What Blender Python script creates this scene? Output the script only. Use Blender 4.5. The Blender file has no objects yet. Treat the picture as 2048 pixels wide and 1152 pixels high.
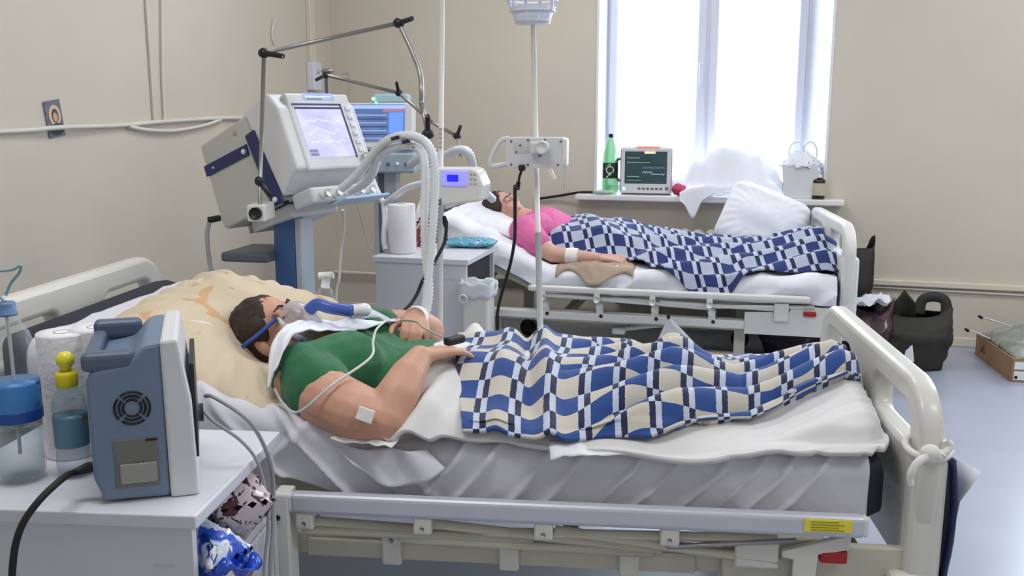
import bpy, bmesh, math, random
import numpy as np
from mathutils import Vector, Matrix, Quaternion
random.seed(7)
S = bpy.context.scene
C = S.collection
PI = math.pi
rad = math.radians

# ------------------------------------------------------------------ camera
F = 1900.0                       # focal length in pixels of a 2048 wide frame
PITCH = math.atan(348.0 / F)
CAMH = 1.36
cam_d = bpy.data.cameras.new('camera')
cam_d.sensor_width = 36.0
cam_d.lens = F / 2048.0 * 36.0
cam_d.clip_start = 0.05
cam = bpy.data.objects.new('camera', cam_d)
C.objects.link(cam)
cam.location = (0, 0, CAMH)
cam.rotation_euler = (PI / 2 - PITCH, 0, 0)
S.camera = cam
S.view_settings.view_transform = 'Standard'
S.view_settings.look = 'None'
S.view_settings.gamma = 1.0
S.view_settings.use_curve_mapping = False
S.view_settings.exposure = 0.04
S.cycles.max_bounces = 7
S.cycles.adaptive_threshold = 0.02

# ------------------------------------------------------------------ world: overcast daylight
w = bpy.data.worlds.new('overcast_sky')
S.world = w
w.use_nodes = True
bg = w.node_tree.nodes['Background']
bg.inputs[0].default_value = (0.88, 0.95, 1.0, 1)
bg.inputs[1].default_value = 2.6

CORNER = (-1.229, 6.612)         # corner of left wall and window wall
WYAW = -16.0                     # window wall is turned 16 degrees to the picture


class Frame:
    def __init__(s, o, deg):
        s.o = o; s.deg = deg
        s.c, s.s = math.cos(rad(deg)), math.sin(rad(deg))
    def p(s, x, y, z=0.0):
        return Vector((s.o[0] + x * s.c - y * s.s, s.o[1] + x * s.s + y * s.c, z))
    def inv(s, v):
        x, y = v[0] - s.o[0], v[1] - s.o[1]
        return Vector((x * s.c + y * s.s, -x * s.s + y * s.c, v[2]))
    def m(s):
        return Matrix.Translation((s.o[0], s.o[1], 0)) @ Matrix.Rotation(rad(s.deg), 4, 'Z')


WF = Frame(CORNER, WYAW)
B1 = Frame((-1.362, 2.24), -6.0)     # near bed, head end at x = 0, camera side at y = 0
B2 = Frame((-0.515, 5.032), -14.0)   # far bed


def at(u, v, Y):
    """point seen at photo pixel (u, v) at forward distance Y"""
    s, c = math.sin(PITCH), math.cos(PITCH)
    x, y = (u - 1024) / F, (576 - v) / F
    k = Y / (c + y * s)
    return Vector((x * k, Y, CAMH + (y * c - s) * k))


def atz(u, v, z):
    s, c = math.sin(PITCH), math.cos(PITCH)
    x, y = (u - 1024) / F, (576 - v) / F
    k = (z - CAMH) / (y * c - s)
    return Vector((x * k, (c + y * s) * k, z))


def area(name, loc, rot, sx, sy, power, col):
    d = bpy.data.lights.new(name, 'AREA')
    d.shape = 'RECTANGLE'; d.size = sx; d.size_y = sy; d.energy = power; d.color = col
    o = bpy.data.objects.new(name, d); C.objects.link(o)
    o.location = loc; o.rotation_euler = rot
    return o


# daylight falling in through the two windows of the window wall (lamps stand outside the glass)
DAY = (0.80, 0.90, 1.0)
area('daylight', WF.p(2.53, 0.62, 1.75), (-PI / 2, 0, rad(WYAW)), 1.5, 1.9, 60, DAY)
area('daylight', WF.p(5.35, 0.62, 1.75), (-PI / 2, 0, rad(WYAW)), 1.5, 1.9, 240, DAY)

# ------------------------------------------------------------------ helpers


def srgb(r, g, b):
    def f(c):
        c /= 255.0
        return c / 12.92 if c <= 0.04045 else ((c + 0.055) / 1.055) ** 2.4
    return (f(r), f(g), f(b), 1.0)


MATS = {}


def mat(name, col, rough=0.5, metal=0.0, var=0.06, vscale=6.0, bump=0.0, bscale=40.0, trans=0.0,
        alpha=1.0, emit=0.0, coat=0.0, sheen=0.0, sub=0.0, stretch=None):
    """procedural material: base colour with a little noise, optional relief"""
    m = bpy.data.materials.new(name); m.use_nodes = True
    nt = m.node_tree; N = nt.nodes; L = nt.links
    b = N['Principled BSDF']
    c = srgb(*col)
    tc = N.new('ShaderNodeTexCoord')
    nz = N.new('ShaderNodeTexNoise'); nz.inputs['Scale'].default_value = vscale
    nz.inputs['Detail'].default_value = 4
    mp = N.new('ShaderNodeMapping')
    if stretch: mp.inputs['Scale'].default_value = stretch
    L.new(tc.outputs['Object'], mp.inputs[0]); L.new(mp.outputs[0], nz.inputs[0])
    cr = N.new('ShaderNodeValToRGB')
    cr.color_ramp.elements[0].position = 0.3; cr.color_ramp.elements[1].position = 0.7
    cr.color_ramp.elements[0].color = tuple(max(0, x * (1 - var)) for x in c[:3]) + (1,)
    cr.color_ramp.elements[1].color = tuple(min(1, x * (1 + var)) for x in c[:3]) + (1,)
    L.new(nz.outputs['Fac'], cr.inputs[0]); L.new(cr.outputs[0], b.inputs['Base Color'])
    b.inputs['Roughness'].default_value = rough
    b.inputs['Metallic'].default_value = metal
    b.inputs['Transmission Weight'].default_value = trans
    b.inputs['Alpha'].default_value = alpha
    b.inputs['Coat Weight'].default_value = coat
    b.inputs['Sheen Weight'].default_value = sheen
    if sub:
        b.inputs['Subsurface Weight'].default_value = sub
        b.inputs['Subsurface Radius'].default_value = (0.02, 0.008, 0.004)
    if emit:
        L.new(cr.outputs[0], b.inputs['Emission Color']); b.inputs['Emission Strength'].default_value = emit
    if bump:
        n2 = N.new('ShaderNodeTexNoise'); n2.inputs['Scale'].default_value = bscale
        n2.inputs['Detail'].default_value = 3
        L.new(mp.outputs[0], n2.inputs[0])
        bp = N.new('ShaderNodeBump'); bp.inputs['Strength'].default_value = bump
        bp.inputs['Distance'].default_value = 0.01
        L.new(n2.outputs['Fac'], bp.inputs['Height']); L.new(bp.outputs[0], b.inputs['Normal'])
    MATS[name] = m
    return m


def thin_glass(name, col, density=0.15, rough=0.05, gloss=0.45):
    """thin clear plastic or glass: mostly transparent film with a gloss that follows the angle"""
    m = bpy.data.materials.new(name); m.use_nodes = True
    nt = m.node_tree; N = nt.nodes; L = nt.links
    b = N['Principled BSDF']; out = N['Material Output']
    b.inputs['Base Color'].default_value = srgb(*col); b.inputs['Roughness'].default_value = rough
    tr = N.new('ShaderNodeBsdfTransparent'); c = srgb(*col)
    tr.inputs[0].default_value = tuple(1 - (1 - x) * (.35 if 'green' in name else .18) for x in c[:3]) + (1,)
    lw = N.new('ShaderNodeLayerWeight'); lw.inputs[0].default_value = 0.35
    nz = N.new('ShaderNodeTexNoise'); nz.inputs['Scale'].default_value = 12
    ad = N.new('ShaderNodeMath'); ad.operation = 'MULTIPLY_ADD'; ad.inputs[1].default_value = 0.06; ad.inputs[2].default_value = density - 0.03
    L.new(nz.outputs['Fac'], ad.inputs[0])
    mx = N.new('ShaderNodeMath'); mx.operation = 'MULTIPLY_ADD'; mx.inputs[1].default_value = gloss; mx.use_clamp = True
    L.new(lw.outputs['Facing'], mx.inputs[0]); L.new(ad.outputs[0], mx.inputs[2])
    mix = N.new('ShaderNodeMixShader')
    L.new(mx.outputs[0], mix.inputs[0]); L.new(tr.outputs[0], mix.inputs[1]); L.new(b.outputs[0], mix.inputs[2])
    L.new(mix.outputs[0], out.inputs[0])
    MATS[name] = m
    return m


class MB:
    """collects shapes; build() links them as ONE mesh object"""
    def __init__(s):
        s.v = []; s.f = []; s.uv = None; s.sm = []
    def add(s, vs, fs, smooth=True, M=None):
        n = len(s.v)
        if M is not None: vs = [M @ Vector(p) for p in vs]
        s.v += [tuple(p) for p in vs]
        s.f += [tuple(i + n for i in f) for f in fs]
        s.sm += [smooth] * len(fs)
        return s
    def box(s, lo, hi, bev=0.0, seg=2, M=None):
        bm = bmesh.new()
        bmesh.ops.create_cube(bm, size=1.0)
        for v in bm.verts:
            v.co = Vector([lo[i] + (v.co[i] + 0.5) * (hi[i] - lo[i]) for i in range(3)])
        if bev:
            bmesh.ops.bevel(bm, geom=bm.edges[:], offset=min(bev, 0.48 * min(abs(hi[i] - lo[i]) for i in range(3))),
                            segments=seg, profile=0.5, affect='EDGES')
        bm.verts.index_update()
        s.add([v.co.copy() for v in bm.verts], [[v.index for v in f.verts] for f in bm.faces], False, M)
        bm.free()
        return s
    def tube(s, pts, r, n=10, closed=False, cap=True, M=None):
        pts = [Vector(p) for p in pts]
        k = len(pts)
        rs = r if isinstance(r, (list, tuple, np.ndarray)) else [r] * k
        vs, fs = [], []
        up = None
        for i in range(k):
            a = pts[i - 1] if (i > 0 or closed) else pts[i]
            b = pts[(i + 1) % k] if (i < k - 1 or closed) else pts[i]
            t = (b - a)
            t = t.normalized() if t.length > 1e-9 else Vector((0, 0, 1))
            if up is None:
                up = Vector((0, 0, 1)) if abs(t.z) < 0.9 else Vector((1, 0, 0))
            up = (up - t * up.dot(t))
            if up.length < 1e-6: up = t.orthogonal()
            up.normalize()
            sd = t.cross(up)
            for j in range(n):
                an = 2 * PI * j / n
                vs.append(pts[i] + (up * math.cos(an) + sd * math.sin(an)) * rs[i])
        for i in range(k if closed else k - 1):
            i2 = (i + 1) % k
            for j in range(n):
                j2 = (j + 1) % n
                fs.append((i * n + j, i * n + j2, i2 * n + j2, i2 * n + j))
        if cap and not closed:
            fs.append(tuple(range(n))); fs.append(tuple((k - 1) * n + j for j in reversed(range(n))))
        return s.add(vs, fs, True, M)
    def lathe(s, prof, n=24, M=None):
        vs, fs = [], []
        for r, z in prof:
            for j in range(n):
                a = 2 * PI * j / n
                vs.append((r * math.cos(a), r * math.sin(a), z))
        for i in range(len(prof) - 1):
            for j in range(n):
                j2 = (j + 1) % n
                fs.append((i * n + j, i * n + j2, (i + 1) * n + j2, (i + 1) * n + j))
        if prof[0][0] > 1e-4: fs.append(tuple(reversed(range(n))))
        if prof[-1][0] > 1e-4: fs.append(tuple((len(prof) - 1) * n + j for j in range(n)))
        return s.add(vs, fs, True, M)
    def prism(s, poly, d, M=None, bev=0.0):
        """polygon in local x,z extruded from y=0 to y=d"""
        bm = bmesh.new()
        vs = [bm.verts.new((p[0], 0, p[1])) for p in poly]
        f = bm.faces.new(vs)
        r = bmesh.ops.extrude_face_region(bm, geom=[f])
        for e in r['geom']:
            if isinstance(e, bmesh.types.BMVert): e.co.y += d
        bmesh.ops.recalc_face_normals(bm, faces=bm.faces[:])
        if bev:
            bmesh.ops.bevel(bm, geom=bm.edges[:], offset=bev, segments=2, profile=0.5, affect='EDGES', clamp_overlap=True)
        bm.verts.index_update()
        s.add([v.co.copy() for v in bm.verts], [[v.index for v in f.verts] for f in bm.faces], False, M)
        bm.free()
        return s
    def ball(s, c, r, n=12, M=None, sc=(1, 1, 1)):
        vs, fs = [], []
        for i in range(n + 1):
            th = PI * i / n
            for j in range(2 * n):
                ph = PI * j / n
                vs.append((c[0] + sc[0] * r * math.sin(th) * math.cos(ph), c[1] + sc[1] * r * math.sin(th) * math.sin(ph), c[2] + sc[2] * r * math.cos(th)))
        m = 2 * n
        for i in range(n):
            for j in range(m):
                j2 = (j + 1) % m
                if i == 0: fs.append((j, m + j, m + j2))
                elif i == n - 1: fs.append((i * m + j, (i + 1) * m + j, i * m + j2))
                else: fs.append((i * m + j, (i + 1) * m + j, (i + 1) * m + j2, i * m + j2))
        return s.add(vs, fs, True, M)
    def grid(s, P, uv=None, close=False):
        """P: array (nx, ny, 3); optional uv array (nx, ny, 2)"""
        nx, ny = P.shape[:2]
        n0 = len(s.v)
        s.v += [tuple(p) for p in P.reshape(-1, 3)]
        for i in range(nx - 1):
            for j in range(ny - 1):
                s.f.append((n0 + i * ny + j, n0 + (i + 1) * ny + j, n0 + (i + 1) * ny + j + 1, n0 + i * ny + j + 1)); s.sm.append(True)
        if uv is not None:
            s.uv = uv.reshape(-1, 2)
        return s
    def mesh(s, name):
        me = bpy.data.meshes.new(name)
        me.from_pydata(s.v, [], s.f)
        me.polygons.foreach_set('use_smooth', s.sm)
        if s.uv is not None:
            ul = me.uv_layers.new(name='uv')
            idx = np.zeros(len(me.loops), dtype=np.int32); me.loops.foreach_get('vertex_index', idx)
            ul.data.foreach_set('uv', np.asarray(s.uv, dtype=np.float32)[idx].ravel())
        me.update()
        return me
    def build(s, name, m, parent=None, solid=0.0, sub=0):
        o = bpy.data.objects.new(name, s.mesh(name))
        return link(o, m, parent, solid, sub)


def link(o, m, parent=None, solid=0.0, sub=0):
    C.objects.link(o)
    if m is not None:
        o.data.materials.append(MATS[m] if isinstance(m, str) else m)
    if parent is not None: o.parent = parent
    if sub:
        md = o.modifiers.new('smooth', 'SUBSURF'); md.levels = sub; md.render_levels = sub
    if solid:
        md = o.modifiers.new('thickness', 'SOLIDIFY'); md.thickness = solid; md.offset = -1
    return o


def tag(o, label, cat, group=None, kind=None):
    o['label'] = label
    if cat: o['category'] = cat
    if group: o['group'] = group
    if kind: o['kind'] = kind
    return o


def thing(name, label, cat, loc=(0, 0, 0), rz=0.0, group=None, M=None):
    o = bpy.data.objects.new(name, None); C.objects.link(o)
    o.empty_display_size = 0.05
    if M is not None: o.matrix_world = M
    else:
        o.location = loc; o.rotation_euler = (0, 0, rad(rz))
    return tag(o, label, cat, group)


def struct(o):
    o['kind'] = 'structure'
    return o


def place(o, fr):
    """put an object built in a frame's local coordinates into the room"""
    o.location = (fr.o[0], fr.o[1], 0); o.rotation_euler = (0, 0, rad(fr.deg))
    return o


def spline(pts, n=8):
    """Catmull-Rom through the points"""
    pts = [Vector(p) for p in pts]
    P = [pts[0] * 2 - pts[1]] + pts + [pts[-1] * 2 - pts[-2]]
    out = []
    for i in range(1, len(P) - 2):
        for k in range(n):
            t = k / n
            a, b, c, d = P[i - 1], P[i], P[i + 1], P[i + 2]
            out.append(0.5 * ((2 * b) + (c - a) * t + (2 * a - 5 * b + 4 * c - d) * t * t + (3 * b - a - 3 * c + d) * t ** 3))
    out.append(pts[-1])
    return out


def resample(pts, step):
    pts = [Vector(p) for p in pts]
    d = [0]
    for a, b in zip(pts, pts[1:]): d.append(d[-1] + (b - a).length)
    n = max(2, int(d[-1] / step))
    out = []; j = 0
    for i in range(n + 1):
        t = d[-1] * i / n
        while j < len(d) - 2 and d[j + 1] < t: j += 1
        k = (t - d[j]) / max(1e-9, d[j + 1] - d[j])
        out.append(pts[j].lerp(pts[j + 1], min(1, k)))
    return out


def hose(mb, pts, r=0.013, step=0.006, amp=0.16, n=10):
    p = resample(spline(pts, 10), step)
    rr = [r * (1 + (amp if i % 2 else -amp)) for i in range(len(p))]
    return mb.tube(p, rr, n)


def outline(name, splines, extrude, bevel, m, parent=None, res=3, M=None):
    """flat shape with holes: list of closed 2D point lists (x,y) -> thick rounded plate, standing in local x(z up)"""
    cu = bpy.data.curves.new(name, 'CURVE'); cu.dimensions = '2D'; cu.fill_mode = 'BOTH'
    cu.extrude = extrude; cu.bevel_depth = bevel; cu.bevel_resolution = res
    for pts in splines:
        sp = cu.splines.new('POLY'); sp.points.add(len(pts) - 1)
        for q, p in zip(sp.points, pts): q.co = (p[0], p[1], 0, 1)
        sp.use_cyclic_u = True
    o = bpy.data.objects.new(name, cu)
    C.objects.link(o)
    dg = bpy.context.evaluated_depsgraph_get()
    me = bpy.data.meshes.new_from_object(o.evaluated_get(dg))
    bpy.data.objects.remove(o); bpy.data.curves.remove(cu)
    if M is not None: me.transform(M)
    me.name = name
    return link(bpy.data.objects.new(name, me), m, parent)


def rrect(x0, y0, x1, y1, r, n=6):
    r = min(r, (x1 - x0) / 2, (y1 - y0) / 2)
    out = []
    for cx, cy, a0 in ((x1 - r, y1 - r, 0), (x0 + r, y1 - r, 90), (x0 + r, y0 + r, 180), (x1 - r, y0 + r, 270)):
        for i in range(n + 1):
            a = rad(a0 + 90 * i / n)
            out.append((cx + r * math.cos(a), cy + r * math.sin(a)))
    return out


def _h(ix, iy, seed):
    n = (ix.astype(np.int64) * 374761393 + iy.astype(np.int64) * 668265263 + seed * 144269) & 0x7fffffff
    n = ((n ^ (n >> 13)) * 1274126177) & 0x7fffffff
    return ((n ^ (n >> 16)) & 0xffff) / 65535.0


def noise(x, y, seed=0):
    x = np.asarray(x, float); y = np.asarray(y, float)
    ix, iy = np.floor(x), np.floor(y); fx, fy = x - ix, y - iy
    fx = fx * fx * (3 - 2 * fx); fy = fy * fy * (3 - 2 * fy)
    a, b = _h(ix, iy, seed), _h(ix + 1, iy, seed)
    c, d = _h(ix, iy + 1, seed), _h(ix + 1, iy + 1, seed)
    return (a + (b - a) * fx) * (1 - fy) + (c + (d - c) * fx) * fy


def fbm(x, y, seed=0, o=4):
    r, a = 0, 0.5
    for i in range(o):
        r = r + a * noise(x * 2 ** i, y * 2 ** i, seed + i * 17); a *= 0.5
    return r


def ridged(x, y, seed=0):
    return 1 - np.abs(noise(x, y, seed) * 2 - 1)


def sstep(a, b, x):
    t = np.clip((x - a) / (b - a), 0, 1)
    return t * t * (3 - 2 * t)


def ang(dx, dy): return math.atan2(dy, dx)


def basis(xv, zv, loc=(0, 0, 0)):
    """matrix whose x axis is xv and whose z axis is nearest zv"""
    x = Vector(xv).normalized(); z = Vector(zv); z = (z - x * z.dot(x)).normalized(); y = z.cross(x)
    m = Matrix((x, y, z)).transposed().to_4x4(); m.translation = Vector(loc)
    return m


# ------------------------------------------------------------------ materials
mat('wall_paint', (212, 204, 189), 0.6, var=0.03, vscale=1.5, bump=0.05, bscale=40, coat=0.0)
mat('reveal_white', (232, 236, 242), 0.5, var=0.02)
mat('ceiling_white', (236, 236, 234), 0.8, var=0.02)
mat('pvc_white', (224, 227, 242), 0.35, var=0.02)
mat('sill_white', (232, 230, 232), 0.35, var=0.03)
mat('pipe_paint', (222, 214, 196), 0.45, var=0.03)
mat('cable_white', (222, 220, 214), 0.5, var=0.04)
mat('bed_ivory', (216, 214, 206), 0.35, var=0.03, coat=0.15)
mat('bed_cream', (200, 196, 178), 0.42, var=0.07, vscale=9)
mat('bed_shadow_cream', (186, 180, 154), 0.5, var=0.08, vscale=9)
mat('far_bed_white', (226, 226, 222), 0.38, var=0.03)
mat('rail_alu', (206, 208, 218), 0.34, metal=0.25, var=0.03)
mat('steel', (170, 170, 172), 0.28, metal=0.9, var=0.05)
mat('arm_steel', (158, 156, 154), 0.35, metal=0.85, var=0.05)
mat('black_plastic', (26, 26, 28), 0.4, var=0.1)
mat('rubber_black', (20, 20, 22), 0.6, var=0.1)
mat('red_plastic', (168, 30, 34), 0.4)
mat('yellow_label', (232, 222, 62), 0.5, var=0.04)
mat('sheet_white', (216, 215, 224), 0.85, var=0.03, bump=0.15, bscale=18, sheen=0.1)
mat('duvet_white', (222, 220, 220), 0.85, var=0.03, bump=0.15, bscale=14, sheen=0.1)
mat('linen_white', (236, 238, 246), 0.85, var=0.02, bump=0.12, bscale=14)
mat('mattress_navy', (30, 33, 52), 0.7, var=0.08)
mat('melamine', (214, 215, 224), 0.42, var=0.02, vscale=3)
mat('melamine_edge', (196, 196, 198), 0.5, var=0.03)
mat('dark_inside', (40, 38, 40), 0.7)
mat('device_grey', (196, 196, 190), 0.45, var=0.03)
mat('device_light', (216, 217, 220), 0.4, var=0.03)
mat('device_white', (232, 230, 226), 0.38, var=0.02)
mat('device_navy', (36, 42, 98), 0.4, var=0.05)
mat('column_blue', (62, 98, 150), 0.45, var=0.05)
mat('column_grey', (176, 184, 194), 0.4, var=0.04)
mat('monitor_blue', (112, 130, 156), 0.45, var=0.04)
mat('monitor_blue_dark', (86, 100, 122), 0.45, var=0.04)
mat('taupe_panel', (112, 112, 108), 0.5, var=0.05)
mat('hose_white', (226, 230, 236), 0.35, var=0.03)
mat('tube_grey', (168, 170, 172), 0.4, var=0.04)
mat('tube_clear', (206, 208, 206), 0.25, var=0.04)
mat('skin', (206, 156, 132), 0.5, var=0.07, vscale=14, bump=0.06, bscale=90, sub=0.12)
mat('skin_far', (204, 158, 140), 0.5, var=0.05, vscale=14, sub=0.12)
mat('hair_brown', (58, 44, 36), 0.6, var=0.25, vscale=50, bump=0.6, bscale=120, stretch=(1, 6, 1))
mat('shirt_green', (26, 104, 60), 0.8, var=0.1, bump=0.25, bscale=30, sheen=0.2)
mat('shirt_pink', (214, 106, 160), 0.8, var=0.06, bump=0.2, bscale=30)
mat('bandage', (240, 236, 232), 0.8, var=0.03, bump=0.3, bscale=60)
mat('mask_clear', (200, 208, 222), 0.2, var=0.05)
mat('mask_blue', (64, 92, 176), 0.35, var=0.05)
mat('paper', (238, 238, 242), 0.7, var=0.015)
mat('paper_roll', (236, 234, 238), 0.85, var=0.02, bump=0.25, bscale=70)
mat('card_core', (150, 140, 132), 0.8)
mat('folder_navy', (44, 52, 96), 0.45, var=0.06)
mat('cardboard', (156, 124, 92), 0.8, var=0.08, bump=0.1)
mat('bag_black', (34, 33, 30), 0.62, var=0.15, bump=0.35, bscale=24)
mat('bag_olive', (44, 42, 36), 0.7, var=0.12, bump=0.3, bscale=24)
mat('cloth_brown', (170, 150, 132), 0.85, var=0.1, bump=0.3, bscale=30)
mat('pack_blue', (120, 186, 212), 0.35, var=0.1, coat=0.3)
mat('cap_yellow', (226, 214, 30), 0.4)
mat('cap_blue', (92, 124, 164), 0.4)
mat('dark_amber', (42, 26, 22), 0.25, var=0.1)
mat('cream_label', (196, 184, 160), 0.6)
mat('foil_blue', (28, 74, 190), 0.25, metal=0.2, var=0.25, vscale=20, coat=0.4)
mat('foil_white', (226, 228, 236), 0.25, var=0.05, coat=0.4)
mat('pink_plastic', (206, 62, 104), 0.4, var=0.1)
mat('led_green', (150, 255, 190), 0.4, emit=1.5)
mat('led_warm', (255, 226, 180), 0.4, emit=1.6)
mat('led_red', (255, 110, 90), 0.4, emit=0.8)
mat('lcd_blue', (24, 24, 235), 0.3, emit=1.3, var=0.1)
mat('lcd_glow', (150, 150, 255), 0.3, emit=0.6, var=0.02)
mat('lamp_diffuser', (255, 252, 244), 0.5, emit=3.0, var=0.01)
mat('lamp_body', (228, 228, 226), 0.5)
thin_glass('clear_plastic', (222, 230, 236), 0.07, gloss=.35)
thin_glass('clear_blueish', (186, 210, 226), 0.10, gloss=.4)
thin_glass('green_plastic', (140, 236, 140), 0.22, gloss=.4)
thin_glass('window_glass', (236, 244, 250), 0.05)
thin_glass('plastic_film', (206, 214, 204), 0.40, 0.18)


def floor_material():
    m = mat('lino_floor', (160, 166, 182), 0.32, var=0.05, vscale=3.5, bump=0.03, bscale=8)
    return m


floor_material()


def plaid_material(name, dark, navy, light, pale, a=0.64, b=0.82):
    """woven check: in uv one unit is one repeat; wide blue/cream squares, narrow navy/pale stripes, colours swap each row"""
    m = bpy.data.materials.new(name); m.use_nodes = True
    nt = m.node_tree; N = nt.nodes; L = nt.links; bs = N['Principled BSDF']
    def math_(op, x, y=None, clamp=False):
        n = N.new('ShaderNodeMath'); n.operation = op; n.use_clamp = clamp
        for i, q in enumerate((x, y)):
            if q is None: continue
            if isinstance(q, (int, float)): n.inputs[i].default_value = q
            else: L.new(q, n.inputs[i])
        return n.outputs[0]
    uv = N.new('ShaderNodeUVMap')
    dn = N.new('ShaderNodeTexNoise'); dn.inputs['Scale'].default_value = 9; L.new(uv.outputs[0], dn.inputs[0])
    sep = N.new('ShaderNodeSeparateXYZ'); L.new(uv.outputs[0], sep.inputs[0])
    u, v = sep.outputs[0], sep.outputs[1]
    u = math_('ADD', u, math_('MULTIPLY', math_('SUBTRACT', dn.outputs['Fac'], 0.5), 0.05))
    fu, fl = math_('FRACT', u), math_('FLOOR', u)
    ga, gb = math_('GREATER_THAN', fu, a), math_('GREATER_THAN', fu, b)
    idx = math_('ADD', math_('MULTIPLY', fl, 3), math_('ADD', ga, gb))
    par = math_('FLOORED_MODULO', math_('ADD', idx, math_('FLOOR', v)), 2)
    def mix(f, c1, c2):
        n = N.new('ShaderNodeMix'); n.data_type = 'RGBA'
        L.new(f, n.inputs[0])
        for i, q in ((6, c1), (7, c2)):
            if isinstance(q, tuple): n.inputs[i].default_value = q
            else: L.new(q, n.inputs[i])
        return n.outputs[2]
    big = mix(par, srgb(*dark), srgb(*light))
    sml = mix(par, srgb(*navy), srgb(*pale))
    col = mix(ga, big, sml)
    nz = N.new('ShaderNodeTexNoise'); nz.inputs['Scale'].default_value = 60; nz.inputs['Detail'].default_value = 3
    L.new(uv.outputs[0], nz.inputs[0])
    hv = N.new('ShaderNodeHueSaturation'); L.new(col, hv.inputs['Color'])
    L.new(math_('ADD', math_('MULTIPLY', nz.outputs['Fac'], 0.3), 0.85), hv.inputs['Value'])
    L.new(hv.outputs[0], bs.inputs['Base Color'])
    bs.inputs['Roughness'].default_value = 0.95; bs.inputs['Sheen Weight'].default_value = 0.25
    bp = N.new('ShaderNodeBump'); bp.inputs['Strength'].default_value = 0.3; bp.inputs['Distance'].default_value = 0.004
    L.new(nz.outputs['Fac'], bp.inputs['Height']); L.new(bp.outputs[0], bs.inputs['Normal'])
    MATS[name] = m


plaid_material('plaid_near', (38, 74, 142), (32, 42, 80), (204, 198, 186), (198, 206, 224))
plaid_material('plaid_far', (38, 54, 112), (28, 36, 80), (178, 187, 206), (190, 199, 222), 0.60, 0.81)


def print_material(name, base, spots, rough=0.6, **kw):
    """flat print: coloured blotches over a base colour; spots = [(colour, noise scale, threshold, seed)]"""
    m = mat(name, base, rough, **kw)
    nt = m.node_tree; N = nt.nodes; L = nt.links; b = N['Principled BSDF']
    src = b.inputs['Base Color'].links[0].from_socket
    tc = N.new('ShaderNodeTexCoord')
    for col, sc, th, seed in spots:
        mp = N.new('ShaderNodeMapping'); mp.inputs['Location'].default_value = (seed * 3.1, seed * 1.7, seed)
        L.new(tc.outputs['Object'], mp.inputs[0])
        nz = N.new('ShaderNodeTexNoise'); nz.inputs['Scale'].default_value = sc; nz.inputs['Detail'].default_value = 2
        nz.inputs['Distortion'].default_value = 0.6
        L.new(mp.outputs[0], nz.inputs[0])
        cr = N.new('ShaderNodeValToRGB'); cr.color_ramp.elements[0].position = th; cr.color_ramp.elements[1].position = th + 0.03
        L.new(nz.outputs['Fac'], cr.inputs[0])
        mx = N.new('ShaderNodeMix'); mx.data_type = 'RGBA'
        L.new(cr.outputs[0], mx.inputs[0]); L.new(src, mx.inputs[6]); mx.inputs[7].default_value = srgb(*col)
        src = mx.outputs[2]
    L.new(src, b.inputs['Base Color'])
    return m


print_material('pillow_print', (212, 196, 170), [((230, 222, 216), 6.0, 0.60, 1), ((206, 166, 124), 8.5, 0.62, 2), ((176, 170, 176), 16.0, 0.71, 3), ((196, 140, 90), 20.0, 0.72, 4)], 0.85, bump=0.15, bscale=16)
print_material('candy_print', (222, 206, 212), [((84, 24, 46), 34.0, 0.56, 1), ((60, 18, 30), 50.0, 0.62, 2), ((240, 238, 244), 22.0, 0.66, 3)], 0.22, coat=0.4)
print_material('snack_print', (212, 220, 238), [((34, 84, 206), 11.0, 0.50, 1), ((24, 50, 140), 26.0, 0.62, 2), ((240, 244, 250), 22.0, 0.62, 3)], 0.22, coat=0.4)
print_material('wipes_print', (116, 188, 216), [((226, 240, 244), 30.0, 0.63, 1), ((50, 120, 170), 40.0, 0.67, 2)], 0.25, coat=0.4)
print_material('bag_maroon', (58, 34, 44), [((98, 58, 76), 26.0, 0.60, 1)], 0.3, bump=0.5, bscale=20, coat=0.3)
print_material('bag_purple', (44, 36, 48), [((96, 84, 100), 14.0, 0.61, 2)], 0.55, bump=0.2)
print_material('red_pack', (150, 56, 70), [((230, 220, 220), 30.0, 0.58, 1), ((40, 24, 30), 24.0, 0.62, 2)], 0.4)
print_material('bottle_label_blue', (70, 136, 204), [((110, 176, 222), 9.0, 0.55, 1), ((24, 70, 150), 14.0, 0.6, 5)], 0.35)
print_material('bottle_label_small', (92, 134, 158), [((176, 84, 96), 26.0, 0.62, 1), ((70, 100, 96), 20.0, 0.56, 2), ((210, 214, 150), 30.0, 0.66, 3)], 0.35)
print_material('bottle_label_dark', (24, 46, 34), [((150, 200, 150), 24.0, 0.62, 1)], 0.35)


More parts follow.
